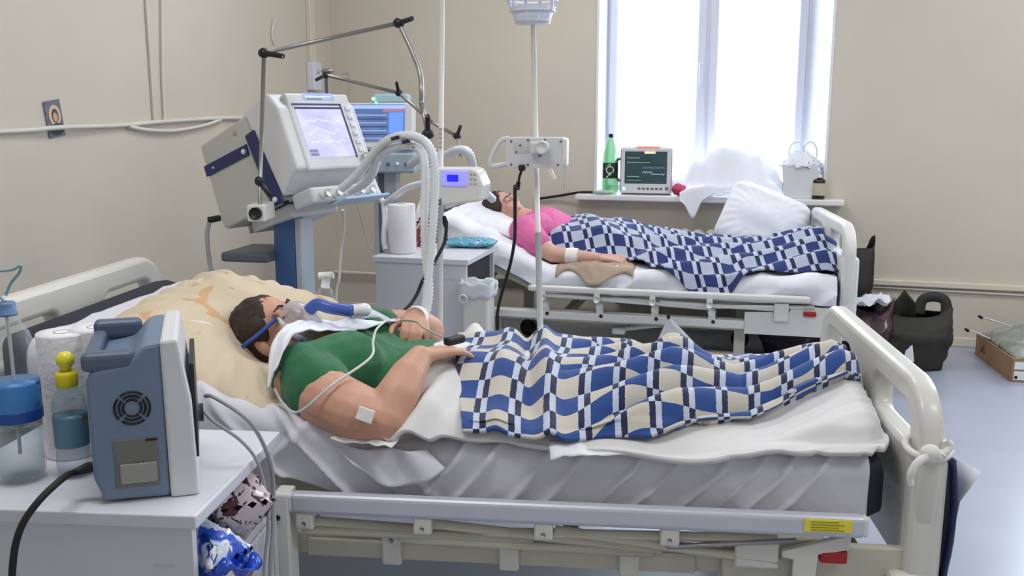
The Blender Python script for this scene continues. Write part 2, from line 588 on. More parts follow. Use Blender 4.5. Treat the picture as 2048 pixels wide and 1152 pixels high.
def screen_material(name, base, rows, emit=0.8, block=None):
    """lit screen: traces of light across uv; rows = [(v, colour, wobble, frequency, width)]"""
    m = bpy.data.materials.new(name); m.use_nodes = True
    nt = m.node_tree; N = nt.nodes; L = nt.links; bs = N['Principled BSDF']
    def math_(op, *q):
        n = N.new('ShaderNodeMath'); n.operation = op
        for i, x in enumerate(q):
            if isinstance(x, (int, float)): n.inputs[i].default_value = x
            else: L.new(x, n.inputs[i])
        return n.outputs[0]
    uv = N.new('ShaderNodeUVMap')
    sep = N.new('ShaderNodeSeparateXYZ'); L.new(uv.outputs[0], sep.inputs[0]); u, v = sep.outputs[0], sep.outputs[1]
    nz = N.new('ShaderNodeTexNoise'); nz.inputs['Scale'].default_value = 2.2; L.new(uv.outputs[0], nz.inputs[0])
    cr = N.new('ShaderNodeValToRGB')
    c = srgb(*base)
    cr.color_ramp.elements[0].position = 0.35; cr.color_ramp.elements[1].position = 0.65
    cr.color_ramp.elements[0].color = tuple(x * 0.85 for x in c[:3]) + (1,); cr.color_ramp.elements[1].color = tuple(min(1, x * 1.12) for x in c[:3]) + (1,)
    L.new(nz.outputs['Fac'], cr.inputs[0]); src = cr.outputs[0]
    def over(f, col, src):
        mx = N.new('ShaderNodeMix'); mx.data_type = 'RGBA'
        L.new(f, mx.inputs[0]); L.new(src, mx.inputs[6]); mx.inputs[7].default_value = srgb(*col)
        return mx.outputs[2]
    for (v0, col, wob, fr, wd, u0, u1) in rows:
        n2 = N.new('ShaderNodeTexNoise'); n2.noise_dimensions = '1D'; n2.inputs['Scale'].default_value = fr
        L.new(math_('ADD', u, v0 * 7), n2.inputs['W'])
        y = math_('ADD', v0 - wob / 2, math_('MULTIPLY', n2.outputs['Fac'], wob))
        f = math_('LESS_THAN', math_('ABSOLUTE', math_('SUBTRACT', v, y)), wd)
        f = math_('MULTIPLY', f, math_('MULTIPLY', math_('GREATER_THAN', u, u0), math_('LESS_THAN', u, u1)))
        src = over(f, col, src)
    L.new(src, bs.inputs['Base Color']); L.new(src, bs.inputs['Emission Color'])
    bs.inputs['Emission Strength'].default_value = emit; bs.inputs['Roughness'].default_value = 0.18
    MATS[name] = m


screen_material('screen_lavender', (188, 188, 226), [(0.95, (70, 70, 96), 0.0, 1, 0.022, 0.0, 1.0), (0.06, (120, 124, 150), 0.0, 1, 0.03, 0.02, 0.2), (0.13, (120, 124, 150), 0.0, 1, 0.03, 0.02, 0.2)] +
                [(0.3 + 0.2 * i, (206, 206, 240), 0.25, 4, 0.012, 0.1, 0.9) for i in range(3)], 0.55)
screen_material('screen_small', (150, 166, 206), [(0.5, (196, 206, 236), 0.0, 1, 0.12, 0.08, 0.9), (0.15, (90, 100, 140), 0.0, 1, 0.08, 0.1, 0.6)], 0.5)
screen_material('screen_blue', (86, 108, 156), [(0.93, (150, 176, 230), 0.0, 1, 0.05, 0.0, 1.0), (0.5, (100, 140, 255), 0, 1, 0.28, 0.72, 0.97), (0.84, (170, 110, 126), 0, 1, 0.035, 0.62, 0.98)] +
                [(0.08 + 0.105 * i, (52, 62, 92) if i % 2 else (140, 156, 190), 0.03, 30, 0.016, 0.03, 0.68) for i in range(7)], 0.7)
screen_material('screen_dark', (40, 62, 66), [(0.97, (230, 230, 190), 0, 1, 0.04, 0.46, 0.72), (0.8, (150, 170, 150), 0.05, 20, 0.008, 0.05, 0.35), (0.66, (150, 170, 150), 0.06, 22, 0.008, 0.05, 0.6),
                (0.5, (120, 150, 190), 0.16, 40, 0.008, 0.42, 0.95), (0.36, (170, 190, 200), 0.08, 30, 0.012, 0.42, 0.66), (0.3, (150, 180, 210), 0.1, 30, 0.012, 0.62, 0.95), (0.22, (140, 170, 140), 0.03, 18, 0.01, 0.05, 0.35), (0.1, (110, 150, 120), 0.03, 18, 0.008, 0.05, 0.4)], 0.5)


def quad_screen(name, m, parent, M, w_, h_):
    """flat lit screen in local x (width) and z (height), facing -y"""
    mb = MB(); mb.add([(0, 0, 0), (w_, 0, 0), (w_, 0, h_), (0, 0, h_)], [(0, 1, 2, 3)], False, M)
    mb.uv = np.array([(0, 0), (1, 0), (1, 1), (0, 1)], float)
    return mb.build(name, m, parent)

# ------------------------------------------------------------------ the room
RX, RY, RZ = 7.3, -7.6, 3.3
WZ0, WZ1 = 0.862, 2.62
OPEN = ((1.833, 3.235), (4.65, 6.05))

mb = MB(); mb.box((-0.3, RY - 0.3, -0.12), (RX + 0.3, 0.45, 0.0))
struct(place(mb.build('floor', 'lino_floor'), WF))
mb = MB(); mb.box((-0.3, RY - 0.3, RZ), (RX + 0.3, 0.45, RZ + 0.15))
struct(place(mb.build('ceiling', 'ceiling_white'), WF))
mb = MB(); mb.box((-0.3, RY - 0.3, 0), (0, 0.45, RZ))
struct(place(mb.build('wall_left', 'wall_paint'), WF))
mb = MB(); mb.box((RX, RY - 0.3, 0), (RX + 0.3, 0.45, RZ))
struct(place(mb.build('wall_right', 'wall_paint'), WF))
mb = MB(); mb.box((0, RY - 0.3, 0), (RX, RY, RZ))
struct(place(mb.build('wall_front', 'wall_paint'), WF))
mb = MB()
xs = [0.0, OPEN[0][0], OPEN[0][1], OPEN[1][0], OPEN[1][1], RX]
for i in range(5):
    if i % 2 == 0: mb.box((xs[i], 0, 0), (xs[i + 1], 0.45, RZ))
    else:
        mb.box((xs[i], 0, 0), (xs[i + 1], 0.45, WZ0 - 0.03)); mb.box((xs[i], 0, WZ1), (xs[i + 1], 0.45, RZ))
struct(place(mb.build('wall_back', 'wall_paint'), WF))

for wi, (x0, x1) in enumerate(OPEN):
    # white plastered reveals, the right one splayed
    mb = MB()
    def slab(poly, z0, z1):
        n = len(poly)
        vs = [(p[0], p[1], z0) for p in poly] + [(p[0], p[1], z1) for p in poly]
        fs = [tuple(range(n)), tuple(reversed(range(n, 2 * n)))] + [(i, (i + 1) % n, n + (i + 1) % n, n + i) for i in range(n)]
        mb.add(vs, fs, False)
    slab([(x1 + 0.004, -0.006), (x1 - 0.012, -0.006), (x1 - 0.125, 0.25), (x1 + 0.004, 0.25)], WZ0, WZ1)
    slab([(x0 - 0.004, -0.006), (x0 + 0.012, -0.006), (x0 + 0.02, 0.25), (x0 - 0.004, 0.25)], WZ0, WZ1)
    slab([(x0, -0.004), (x1, -0.004), (x1, 0.25), (x0, 0.25)], WZ1 - 0.012, WZ1 + 0.004)
    struct(place(mb.build('trim_%d' % (wi + 1), 'reveal_white'), WF))
    # plastic window: fixed frame, two sashes, panes
    root = bpy.data.objects.new('window_%d' % (wi + 1), None); C.objects.link(root); struct(place(root, WF))
    a, b = x0 + 0.014, x1 - 0.115
    zb, zt = WZ0, WZ1 - 0.012
    mid = x0 + 0.66
    fr = MB()
    for lo, hi in (((a, .25, zb), (a + .045, .32, zt)), ((b - .075, .25, zb), (b, .32, zt)), ((a, .25, zb), (b, .32, zb + .05)), ((a, .25, zt - .05), (b, .32, zt)), ((mid - .03, .25, zb), (mid + .03, .32, zt))):
        fr.box(lo, hi, .006, 1)
    fr.build('window_frame', 'pvc_white', root)
    for (s0, s1) in ((a + .02, mid - .012), (mid + .012, b - .03)):
        sm = MB(); t = .052
        for lo, hi in (((s0, .235, zb + .03), (s0 + t, .30, zt - .03)), ((s1 - t, .235, zb + .03), (s1, .30, zt - .03)),
                       ((s0 + t, .235, zb + .03), (s1 - t, .30, zb + .03 + t)), ((s0 + t, .235, zt - .03 - t), (s1 - t, .30, zt - .03))):
            sm.box(lo, hi, .006, 1)
        sash = sm.build('sash', 'pvc_white', root)
        g = MB(); g.box((s0 + t - .005, .262, zb + t + .025), (s1 - t + .005, .278, zt - t - .025))
        g.build('pane', 'window_glass', sash)
    hd = MB(); hd.box((mid - .045, .215, 1.60), (mid - .022, .236, 1.67), .004); hd.box((mid - .044, .19, 1.655), (mid - .023, .222, 1.675), .004); hd.box((mid - .043, .188, 1.54), (mid - .024, .204, 1.675), .005)
    hd.build('window_handle', 'pvc_white', root)
    sl = MB(); sl.box((x0 - .105, -.13, WZ0 - .036), (x1 + .11, .0, WZ0), .008); sl.box((x0, -.01, WZ0 - .036), (x1, .25, WZ0))
    sl.build('window_sill', 'sill_white', root)

# cable channel and skirting on the window wall
mb = MB(); mb.box((3.42, -.028, .352), (RX, 0, .385), .004); struct(place(mb.build('trim_3', 'pipe_paint'), WF))
mb = MB(); mb.box((0.0, -.012, 0), (RX, 0, .055), .004); struct(place(mb.build('baseboard_back', 'pipe_paint'), WF))
mb = MB(); mb.box((0.0, RY, 0), (0.012, 0, .055), .004); struct(place(mb.build('baseboard_left', 'pipe_paint'), WF))
o = MB().tube(spline([(3.4, -.012, .338), (3.8, -.012, .334), (4.2, -.012, .330), (4.6, -.012, .326), (5.2, -.012, .322)]), .006, 8).build('wall_cable', 'cable_white')
tag(place(o, WF), 'thin cable running under the channel on the wall beside the black bags', 'cable')
o = MB().tube([(0.0, -.03, .27), (1.7, -.03, .265)], .012, 10).build('heating_pipe', 'pipe_paint')
tag(place(o, WF), 'cream pipe running low along the window wall in the room corner', 'pipe')
# left wall: cables and conduits
o = MB().tube(spline([(.014, -5.2, 1.285), (.014, -4.0, 1.284), (.014, -2.907, 1.292), (.03, -2.6, 1.304), (.014, -2.2, 1.308), (.014, -1.9, 1.322), (.014, -1.36, 1.338), (.014, -.97, 1.334), (.014, -.3, 1.335)]), .0105, 8).build('wall_cable', 'cable_white')
tag(place(o, WF), 'long white cable running along the left wall over the pinned card', 'cable')
o = MB().tube(spline([(.016, -2.15, 1.302), (.02, -2.0, 1.283), (.02, -1.8, 1.278), (.018, -1.55, 1.30), (.016, -1.38, 1.33)]), .009, 8).build('wall_cable', 'cable_white')
tag(place(o, WF), 'short slack white cable sagging below the long cable on the left wall', 'cable')
o = MB().box((0, -1.955, 1.31), (.014, -1.915, RZ), .003).build('wall_conduit', 'wall_paint')
tag(place(o, WF), 'flat painted conduit rising up the left wall beside a thin wire', 'conduit')
o = MB().tube(spline([(.012, -1.78, 2.3), (.012, -1.828, 1.91), (.012, -1.845, 1.75), (.012, -1.862, 1.55), (.012, -1.869, 1.335)]), .0055, 8).build('wall_wire', 'cable_white')
tag(place(o, WF), 'thin wire hanging straight down the left wall to the long cable', 'wire')
o = MB().tube(spline([(.02, -.76, 1.93), (.015, -.785, 1.85), (.012, -.78, 1.80), (.01, -.75, 1.77)]), .004, 6).build('wall_hook', 'cable_white')
tag(place(o, WF), 'small white wire hook on the left wall above the ventilator arm', 'hook')
o = MB().box((0, -.33, 1.69), (.03, -.26, RZ), .004).build('wall_conduit', 'pipe_paint')
tag(place(o, WF), 'white square conduit rising from the outlet box near the room corner', 'conduit')
t = thing('outlet_box', 'white outlet box on the left wall near the corner under a conduit', 'outlet', WF.p(0, -.3, 1.6), WYAW)
MB().box((0, -.05, -.09), (.055, .06, .09), .008).build('cover', 'pvc_white', t)
MB().box((0, -.035, -.28), (.022, .035, -.09), .004).build('socket', 'cable_white', t)
MB().ball((.06, 0, .03), .012, 8).build('button', 'device_grey', t)

# picture card pinned behind the cable: a flat printed card with a plain portrait
t = thing('picture_card', 'small printed portrait card tucked behind the cable on the left wall', 'picture', WF.p(0.004, -2.612, 1.34), WYAW)
MM = Matrix.Rotation(rad(8), 4, 'X')
MB().box((0, -.047, -.077), (.0025, .047, .077), M=MM).build('card', mat('card_print', (96, 98, 120), 0.4, var=0.3, vscale=40), t)
def disc(y, z, ry, rz, x, m, nm, n=20):
    mb = MB(); vs = [(x, y + ry * math.cos(2 * PI * i / n), z + rz * math.sin(2 * PI * i / n)) for i in range(n)]
    vs += [(x - .0006, p[1], p[2]) for p in vs]
    mb.add(vs, [tuple(range(n)), tuple(reversed(range(n, 2 * n)))] + [(i, (i + 1) % n, n + (i + 1) % n, n + i) for i in range(n)], False, MM)
    return mb.build(nm, m, t)
disc(0.004, .014, .034, .044, .0034, mat('card_gold', (214, 190, 158), 0.5, var=.1), 'printed_ring')
disc(0.004, -.045, .04, .026, .0038, mat('card_dark', (38, 36, 62), 0.5, var=.2, vscale=60), 'printed_clothes')
disc(0.004, .012, .02, .03, .0042, mat('card_brown', (88, 56, 48), 0.5, var=.2), 'printed_hair')
disc(0.004, .006, .013, .02, .0046, mat('card_skin', (206, 160, 130), 0.5, var=.1), 'printed_face')

# radiator below the window: each cast section is a part
t = thing('radiator', 'cream cast iron sectional radiator below the window behind the far bed', 'radiator', WF.p(0, 0, 0), WYAW)
sec = MB()
sec.box((-.034, -.135, .14), (.034, -.035, .64), .03, 3); sec.tube([(-.04, -.085, .2), (.04, -.085, .2)], .022, 10); sec.tube([(-.04, -.085, .585), (.04, -.085, .585)], .022, 10)
me = sec.mesh('radiator_section')
for i in range(15):
    o = bpy.data.objects.new('radiator_section', me); link(o, 'pipe_paint' if i == 0 else None, t)
    o.location = (2.02 + .08 * i, 0, .02)
MB().tube([(1.72, -.085, .225), (2.0, -.085, .225)], .013, 10).build('supply_pipe', 'pipe_paint', t)
for x in (2.06, 3.1): MB().tube([(x, -.085, 0), (x, -.085, .17)], .013, 8).build('support', 'pipe_paint', t)

# ceiling lights
for (lx, ly), lab in zip(((1.8, -1.7), (5.0, -1.7), (1.8, -4.7), (5.0, -4.7)), ('nearest the left wall and the window', 'nearest the right wall and the window', 'by the left wall behind the beds', 'by the right wall behind the beds')):
    t = thing('ceiling_light', 'white fluorescent ceiling panel ' + lab, 'light', WF.p(lx, ly, RZ), WYAW, 'ceiling lights')
    MB().box((-.62, -.32, -.08), (.62, .32, 0), .01).build('housing', 'lamp_body', t)
    MB().box((-.58, -.28, -.088), (.58, .28, -.079)).build('diffuser', 'lamp_diffuser', t)
    la = area('lamp_light', (0, 0, -.10), (0, 0, 0), 1.16, .56, 23, (0.97, 0.97, 1.0)); la.parent = t

# ------------------------------------------------------------------ hospital beds
def board_shape(W_, z0, z1, r, ox, oz, zc):
    """moulded end board in (t, z): rounded top corners, two grip openings"""
    out = []
    out += [(.03, z0), (W_ - .03, z0), (W_ - .01, zc)]
    for i in range(9):
        a = rad(90 * i / 8); out.append((W_ - r + r * math.cos(a), z1 - r + r * math.sin(a)))
    for i in range(9):
        a = rad(90 + 90 * i / 8); out.append((r + r * math.cos(a), z1 - r + r * math.sin(a)))
    out.append((.01, zc))
    def hole(t0, t1, mir):
        p = []
        # opening narrows towards the middle of the board, outer side follows the rounded corner
        rh = min(.085, (oz[1] - oz[0]) * .6)
        for i in range(7):
            a = rad(90 + 90 * i / 6); p.append((t0 + rh + rh * math.cos(a), oz[1] - rh + rh * math.sin(a)))
        p += [(t0, oz[0] + .03), (t0 + .02, oz[0] + .005), (t0 + .05, oz[0])]
        p += [(t1 - .04, oz[0]), (t1 - .012, oz[0] + .012), (t1, oz[0] + .04), (t1, oz[1] - .04), (t1 - .012, oz[1] - .012), (t1 - .04, oz[1])]
        return [(W_ - q[0], q[1]) for q in reversed(p)] if mir else p
    return [out, hole(ox[0], ox[1], False), hole(ox[0], ox[1], True)]


STAND = Matrix(((0, 0, 1, 0), (1, 0, 0, 0), (0, 1, 0, 0), (0, 0, 0, 1)))   # curve x -> local y, curve y -> local z, thickness -> local x


def hospital_bed(fr, L, W_, label, mats, foot_rot=0.0, hb=(.33, .875), fb=(.33, .755), back=0.27, bend=1.0, deck=.43, rail=(.52, 1.87), rz=.475, near=True, legs=(.42, 1.9)):
    board, frame, dark = mats
    t = thing('hospital_bed', label, 'bed', (fr.o[0], fr.o[1], 0), fr.deg)
    o = outline('headboard', board_shape(W_, hb[0], hb[1], .14, (.065, .40), (hb[1] - .165, hb[1] - .045), .5), .010, .017, board, t, M=Matrix.Translation((0.02, 0, 0)) @ STAND)
    o = outline('footboard', board_shape(W_, fb[0], fb[1], .13, (.06, .40), (fb[1] - .155, fb[1] - .036), .5), .010, .017, board, t, M=Matrix.Rotation(rad(foot_rot), 4, 'Z') @ STAND)
    o.location = (L, 0, 0)
    # the boards' posts: thicker moulded ends
    for y in (.032, W_ - .032):
        b_ = MB(); b_.box((L - .035, y - .034, .27), (L + .045, y + .034, fb[1] - .14), .022, 3)
        oo = b_.build('footboard_post', board, t)
        if foot_rot and y > .5: oo.matrix_local = Matrix.Translation((L, 0, 0)) @ Matrix.Rotation(rad(foot_rot), 4, 'Z') @ Matrix.Translation((-L, 0, 0))
    # long side beams and cross beams
    for y in (.075, W_ - .075):
        MB().box((.06, y - .02, .285), (L - .06, y + .02, .345), .006).build('side_beam', frame, t)
    for x in (.12, .8, 1.5, L - .12):
        MB().box((x - .02, .09, .29), (x + .02, W_ - .09, .335), .004).build('cross_beam', frame, t)
    # deck: flat section and raised back section
    MB().box((bend, .07, deck - .035), (L - .1, W_ - .07, deck), .006).build('deck_section', frame, t)
    an = math.atan(back)
    MM = Matrix.Translation((bend, 0, deck)) @ Matrix.Rotation(an, 4, 'Y')
    MB().box((-bend / math.cos(an) + .12, .07, -.035), (0, W_ - .07, 0), .006, M=MM).build('back_section', frame, t)
    st = MB().tube([(bend - .55, .3, .32), (bend - .35, .3, deck + .35 * back - .03)], .016, 8).tube([(bend - .55, W_ - .3, .32), (bend - .35, W_ - .3, deck + .35 * back - .03)], .016, 8)
    st.build('back_strut', frame, t)
    # legs with castors
    for x in legs:
        for y in (.12, W_ - .12):
            lg = MB().box((x - .028, y - .028, .1), (x + .028, y + .028, .30), .006).build('leg', frame, t)
            cs = MB(); cs.tube([(x, y - .022, .055), (x, y + .022, .055)], .052, 18); cs.box((x - .02, y - .03, .06), (x + .02, y + .03, .125), .006)
            cs.build('castor', 'black_plastic', lg)
    MB().box((legs[0], .10, .12), (legs[1], .14, .155), .004).box((legs[0], W_ - .14, .12), (legs[1], W_ - .10, .155), .004).build('base_rail', frame, t)
    return t


def side_rail(t, x0, x1, y, z, brk, low, mats, far=False):
    """folded down side rail: extruded top bar, linkage bars, brackets on the beam"""
    bar, frame = mats
    hh = .034 if far else .052
    g = MB(); g.box((x0, y - .016, z - hh), (x1, y + .016, z), .011, 3)
    top = g.build('side_rail', bar, t)
    MB().box((x0 - .008, y - .014, z - hh + .003), (x0 + .006, y + .014, z - .003), .006).box((x1 - .006, y - .014, z - hh + .003), (x1 + .008, y + .014, z - .003), .006).build('end_cap', 'far_bed_white', top)
    return top


bed1 = hospital_bed(B1, 2.3, 1.02, 'ivory hospital bed in the foreground with a folded side rail', ('bed_ivory', 'bed_cream', 'bed_shadow_cream'), legs=(.38, 1.95))
r1 = side_rail(bed1, .842, 2.165, -.015, .477, None, None, ('rail_alu', 'bed_cream'))
# brackets under the top bar, brackets on the beam, slim linkage bars between them
UP = (.875, 1.16, 1.445, 1.735); LO = (1.075, 1.36, 1.645)
for x in UP:
    b = MB().box((x - .022, -.028, .385), (x + .022, .0, .428), .006).build('rail_bracket', 'bed_ivory', r1)
    MB().tube([(x, -.032, .402), (x, -.026, .402)], .005, 8).build('screw', 'steel', r1)
for x in LO:
    b = MB().box((x - .024, .012, .285), (x + .024, .05, .372), .006).build('beam_bracket', 'bed_ivory', bed1)
    MB().tube([(x, .008, .35), (x, .016, .35)], .006, 8).build('bolt', 'steel', bed1)
for (xa, xb, za, zb) in ((.85, 1.14, .395, .385), (.86, 1.42, .372, .372), (1.18, 1.72, .40, .36), (1.10, 1.70, .36, .352), (1.47, 1.99, .398, .345), (1.30, 1.98, .385, .402)):
    MB().tube([(xa, .008, za), (xb, .008, zb)], .0125, 8).build('linkage_bar', 'bed_cream', bed1)
MB().tube([(1.73, -.005, .375), (2.02, -.005, .405)], .006, 8).build('release_rod', 'steel', bed1)
MB().box((.86, .03, .292), (1.80, .048, .335), .005).build('beam_cover', 'bed_cream', bed1)
g = MB(); g.prism([(1.86, .20), (2.29, .19), (2.29, .385), (2.10, .385), (2.09, .40), (1.86, .398)], .025, M=Matrix.Translation((0, .018, 0)), bev=.004)
g.build('side_panel', 'bed_cream', bed1)
g = MB(); g.prism([(1.99, .38), (2.14, .425), (2.14, .39), (2.07, .375), (2.06, .2), (2.015, .2), (2.015, .36), (1.99, .365)], .02, M=Matrix.Translation((0, -.012, 0)), bev=.003)
lk = g.build('rail_latch', 'bed_ivory', bed1)
MB().box((2.075, -.012, .355), (2.135, .012, .385), .004).build('release_handle', 'red_plastic', lk)
MB().box((1.885, -.004, .33), (1.985, .015, .395), .006).build('latch_block', 'bed_ivory', bed1)
lb = MB().box((2.03, -.0335, .440), (2.135, -.0312, .470), .001).build('warning_label', 'yellow_label', r1)
tx = MB()
for i in range(4): tx.box((2.045, -.0342, .4445 + .0062 * i), (2.118 - .012 * (i % 2), -.0335, .4465 + .0062 * i))
tx.build('label_print', mat('label_olive', (150, 140, 30), 0.6), lb)
MB().box((2.225, -.012, .18), (2.345, .09, .335), .02, 3).build('corner_block', 'bed_ivory', bed1)
MB().box((.80, -.03, .12), (.84, .03, .475), .006).build('rail_end_post', 'far_bed_white', bed1)
MB().tube([(.812, -.034, .415), (.812, -.028, .415)], .007, 8).tube([(.812, -.034, .25), (.812, -.028, .25)], .006, 8).build('screw', 'black_plastic', bed1)

bed2 = hospital_bed(B2, 2.2, 1.0, 'white hospital bed standing along the window wall', ('far_bed_white', 'bed_cream', 'bed_shadow_cream'), foot_rot=6.5, hb=(.33, .90), fb=(.33, .825), back=.45, bend=.72, legs=(.42, 1.70), deck=.435)
r2 = side_rail(bed2, .63, 2.02, -.012, .487, None, None, ('far_bed_white', 'bed_cream'), True)
for i in range(4):
    x = .70 + .283 * i
    u = MB(); u.tube([(x, -.03, .425), (x, -.014, .425)], .017, 12).box((x - .015, -.028, .425), (x + .015, -.012, .462), .004)
    u.build('rail_bracket', 'far_bed_white', r2)
    u = MB(); u.tube([(x + .012, -.004, .385), (x + .012, .014, .385)], .02, 12).box((x - .006, .0, .345), (x + .03, .02, .385), .004)
    u.build('beam_bracket', 'far_bed_white', bed2)
    MB().tube([(x + .02, -.002, .335), (x + .02, .03, .335)], .010, 8).build('bolt', 'black_plastic', bed2)
for (xa, xb, za, zb) in ((.66, 1.25, .43, .42), (1.0, 1.55, .42, .40), (1.3, 1.9, .42, .41), (1.55, 2.05, .41, .43)):
    MB().tube([(xa, .012, za), (xb, .012, zb)], .010, 8).build('linkage_bar', 'far_bed_white', bed2)
MB().box((.42, .0, .305), (1.72, .06, .348), .006).build('beam_cover', 'far_bed_white', bed2)
g = MB(); g.prism([(1.72, .28), (2.19, .28), (2.19, .43), (1.95, .43), (1.93, .40), (1.72, .39)], .03, M=Matrix.Translation((0, .012, 0)), bev=.004)
g.build('side_panel', 'far_bed_white', bed2)
lk = MB().box((1.86, -.012, .355), (1.93, .012, .445), .006).build('rail_latch', 'far_bed_white', bed2)
MB().box((2.0, -.004, .385), (2.06, .014, .408), .004).build('release_handle', 'red_plastic', lk)
MB().tube([(1.1, .1, .25), (1.35, .1, .29)], .012, 8).box((1.05, .07, .225), (1.12, .13, .262), .01).build('height_crank', 'far_bed_white', bed2)

# ------------------------------------------------------------------ mattresses, sheets, duvet, blankets, pillows
def smax(x, k=.06):
    return 0.5 * (x + np.sqrt(x * x + k * k)) - .5 * k * np.exp(-np.abs(x) / k)


def ring_mattress(fr, x0, x1, t0, t1, zb, th, r, nx, label):
    """mattress body: rounded box that follows the bed's bend; zb(x) is its underside"""
    t = thing('mattress', label, 'mattress', (fr.o[0], fr.o[1], 0), fr.deg)
    pr = rrect(t0, 0, t1, th, r, 5)
    X = np.linspace(x0, x1, nx)
    mb = MB(); vs, fs = [], []
    n = len(pr)
    for i, x in enumerate(X):
        e = 1.0 if 0 < i < nx - 1 else 0.0
        b = float(zb(np.array([x]))[0])
        for (a, z) in pr:
            vs.append((x, a, b + z) if e else (x, (t0 + t1) / 2 + (a - (t0 + t1) / 2) * .97, b + th / 2 + (z - th / 2) * .85))
    for i in range(nx - 1):
        for j in range(n): fs.append((i * n + j, i * n + (j + 1) % n, (i + 1) * n + (j + 1) % n, (i + 1) * n + j))
    fs.append(tuple(range(n))); fs.append(tuple((nx - 1) * n + j for j in range(n)))
    mb.add(vs, fs)
    mb.build('mattress_core', 'mattress_navy', t)
    return t


def sheet_grid(x0, x1, t0, t1, zb, th, r, drop, wrinkle, nx=260, ny=120):
    """fitted sheet: goes up the camera side, over the top and down the far side"""
    # path across: list of (t, z, nt, nz) by arc length
    path = []
    for z in np.linspace(th - drop, th - r, 26): path.append((t0, z, -1, 0))
    for a in np.linspace(0, 90, 9)[1:]: path.append((t0 + r - r * math.cos(rad(a)), th - r + r * math.sin(rad(a)), -math.cos(rad(a)), math.sin(rad(a))))
    for q in np.linspace(t0 + r, t1 - r, 60)[1:]: path.append((q, th, 0, 1))
    for a in np.linspace(90, 180, 7)[1:]: path.append((t1 - r - r * math.cos(rad(a)), th - r + r * math.sin(rad(a)), -math.cos(rad(a)), math.sin(rad(a))))
    for z in np.linspace(th - r, .02, 8)[1:]: path.append((t1, z, 1, 0))
    P = np.array(path)
    d = np.concatenate([[0], np.cumsum(np.hypot(np.diff(P[:, 0]), np.diff(P[:, 1])))])
    X = np.linspace(x0, x1, nx)
    XX, Q = np.meshgrid(X, d, indexing='ij')
    w_ = wrinkle(XX, Q)
    b = zb(XX)
    G = np.stack([XX, P[None, :, 0] + P[None, :, 2] * w_, b + P[None, :, 1] + P[None, :, 3] * w_], -1)
    return G


DECK1, TH1, BEND1 = .432, .148, 1.0
zb1 = lambda x: DECK1 + .27 * smax(BEND1 - x, .08)
m1 = ring_mattress(B1, .09, 2.222, .05, .92, zb1, TH1, .035, 70, 'navy mattress under a white sheet on the foreground bed')


def wr1(X, Q):
    # slanting pull creases on the camera side, soft ones on top
    side = 1 - sstep(.13, .2, Q)
    s_ = X * 1.0 - Q * 0.9 + .03 * fbm(X * 6, Q * 8, 3)
    r = np.zeros_like(X)
    for x0, a, wd in ((1.21, .016, .012), (1.29, .012, .01), (1.50, .013, .012), (1.63, .015, .011), (1.72, .010, .008), (1.82, .016, .011), (1.90, .010, .008), (1.97, .013, .010), (2.05, .012, .009), (1.42, .010, .01), (.82, .012, .012)):
        r = r + a * np.exp(-((s_ - x0 + .06) / wd) ** 2)
    s2 = X + Q * 1.3
    for x0, a, wd in ((.98, .018, .012), (1.12, .014, .012), (.80, .015, .013), (1.2, .01, .01)):
        r = r + a * np.exp(-((s2 - x0) / wd) ** 2)
    r = r * side
    return .007 + r + .012 * (ridged(X * 5 + Q * 3, Q * 7 - X * 2, 5) - .5) + .004 * fbm(X * 22, Q * 14, 8)


G = sheet_grid(.17, 2.185, .05, .92, zb1, TH1, .035, .142, wr1)
MB().grid(G).build('sheet', 'sheet_white', m1, solid=.004)
# loose hem of the sheet lying over the rail side, with the corner turned up
XX, QQ = np.meshgrid(np.linspace(.94, 1.16, 24), np.linspace(0, 1, 12), indexing='ij')
hem = np.stack([XX + .05 * QQ, .028 - .02 * QQ + .01 * np.sin(XX * 60), .575 - .085 * QQ * (1 - ((XX - 1.05) / .13) ** 2 * .8) + .0 * XX], -1)
MB().grid(hem).build('sheet_corner', 'sheet_white', m1, solid=.003)

# foreground duvet
HX = [0.92, 1.0, 1.08, 1.15, 1.37, 1.6, 1.75, 1.85, 1.93, 2.0, 2.12, 2.19, 2.235, 2.262]
HZ = [.04, .075, .105, .115, .126, .102, .104, .066, .038, .048, .085, .102, .085, .012]


def body1(X, t):
    """height of the covered body above the mattress"""
    h = np.interp(X, HX, HZ)
    tn = np.interp(X, [.9, 1.2, 1.7, 2.0, 2.15, 2.21, 2.24, 2.262], [.02, .005, .03, .06, .08, .11, .16, .26])
    tf = .86
    q = np.clip((t - tn) / (.44 - tn), 0, 1); q2 = np.clip((tf - t) / (tf - .50), 0, 1)
    pw = .8 - .42 * sstep(1.85, 2.1, X)
    near = np.sin(q * PI / 2) ** pw; far = np.sin(q2 * PI / 2) ** 1.1
    legs = 1 - .16 * np.exp(-((t - .52) / .07) ** 2) * sstep(1.4, 1.7, X) * (1 - sstep(1.9, 2.1, X))
    return h * near * far * legs


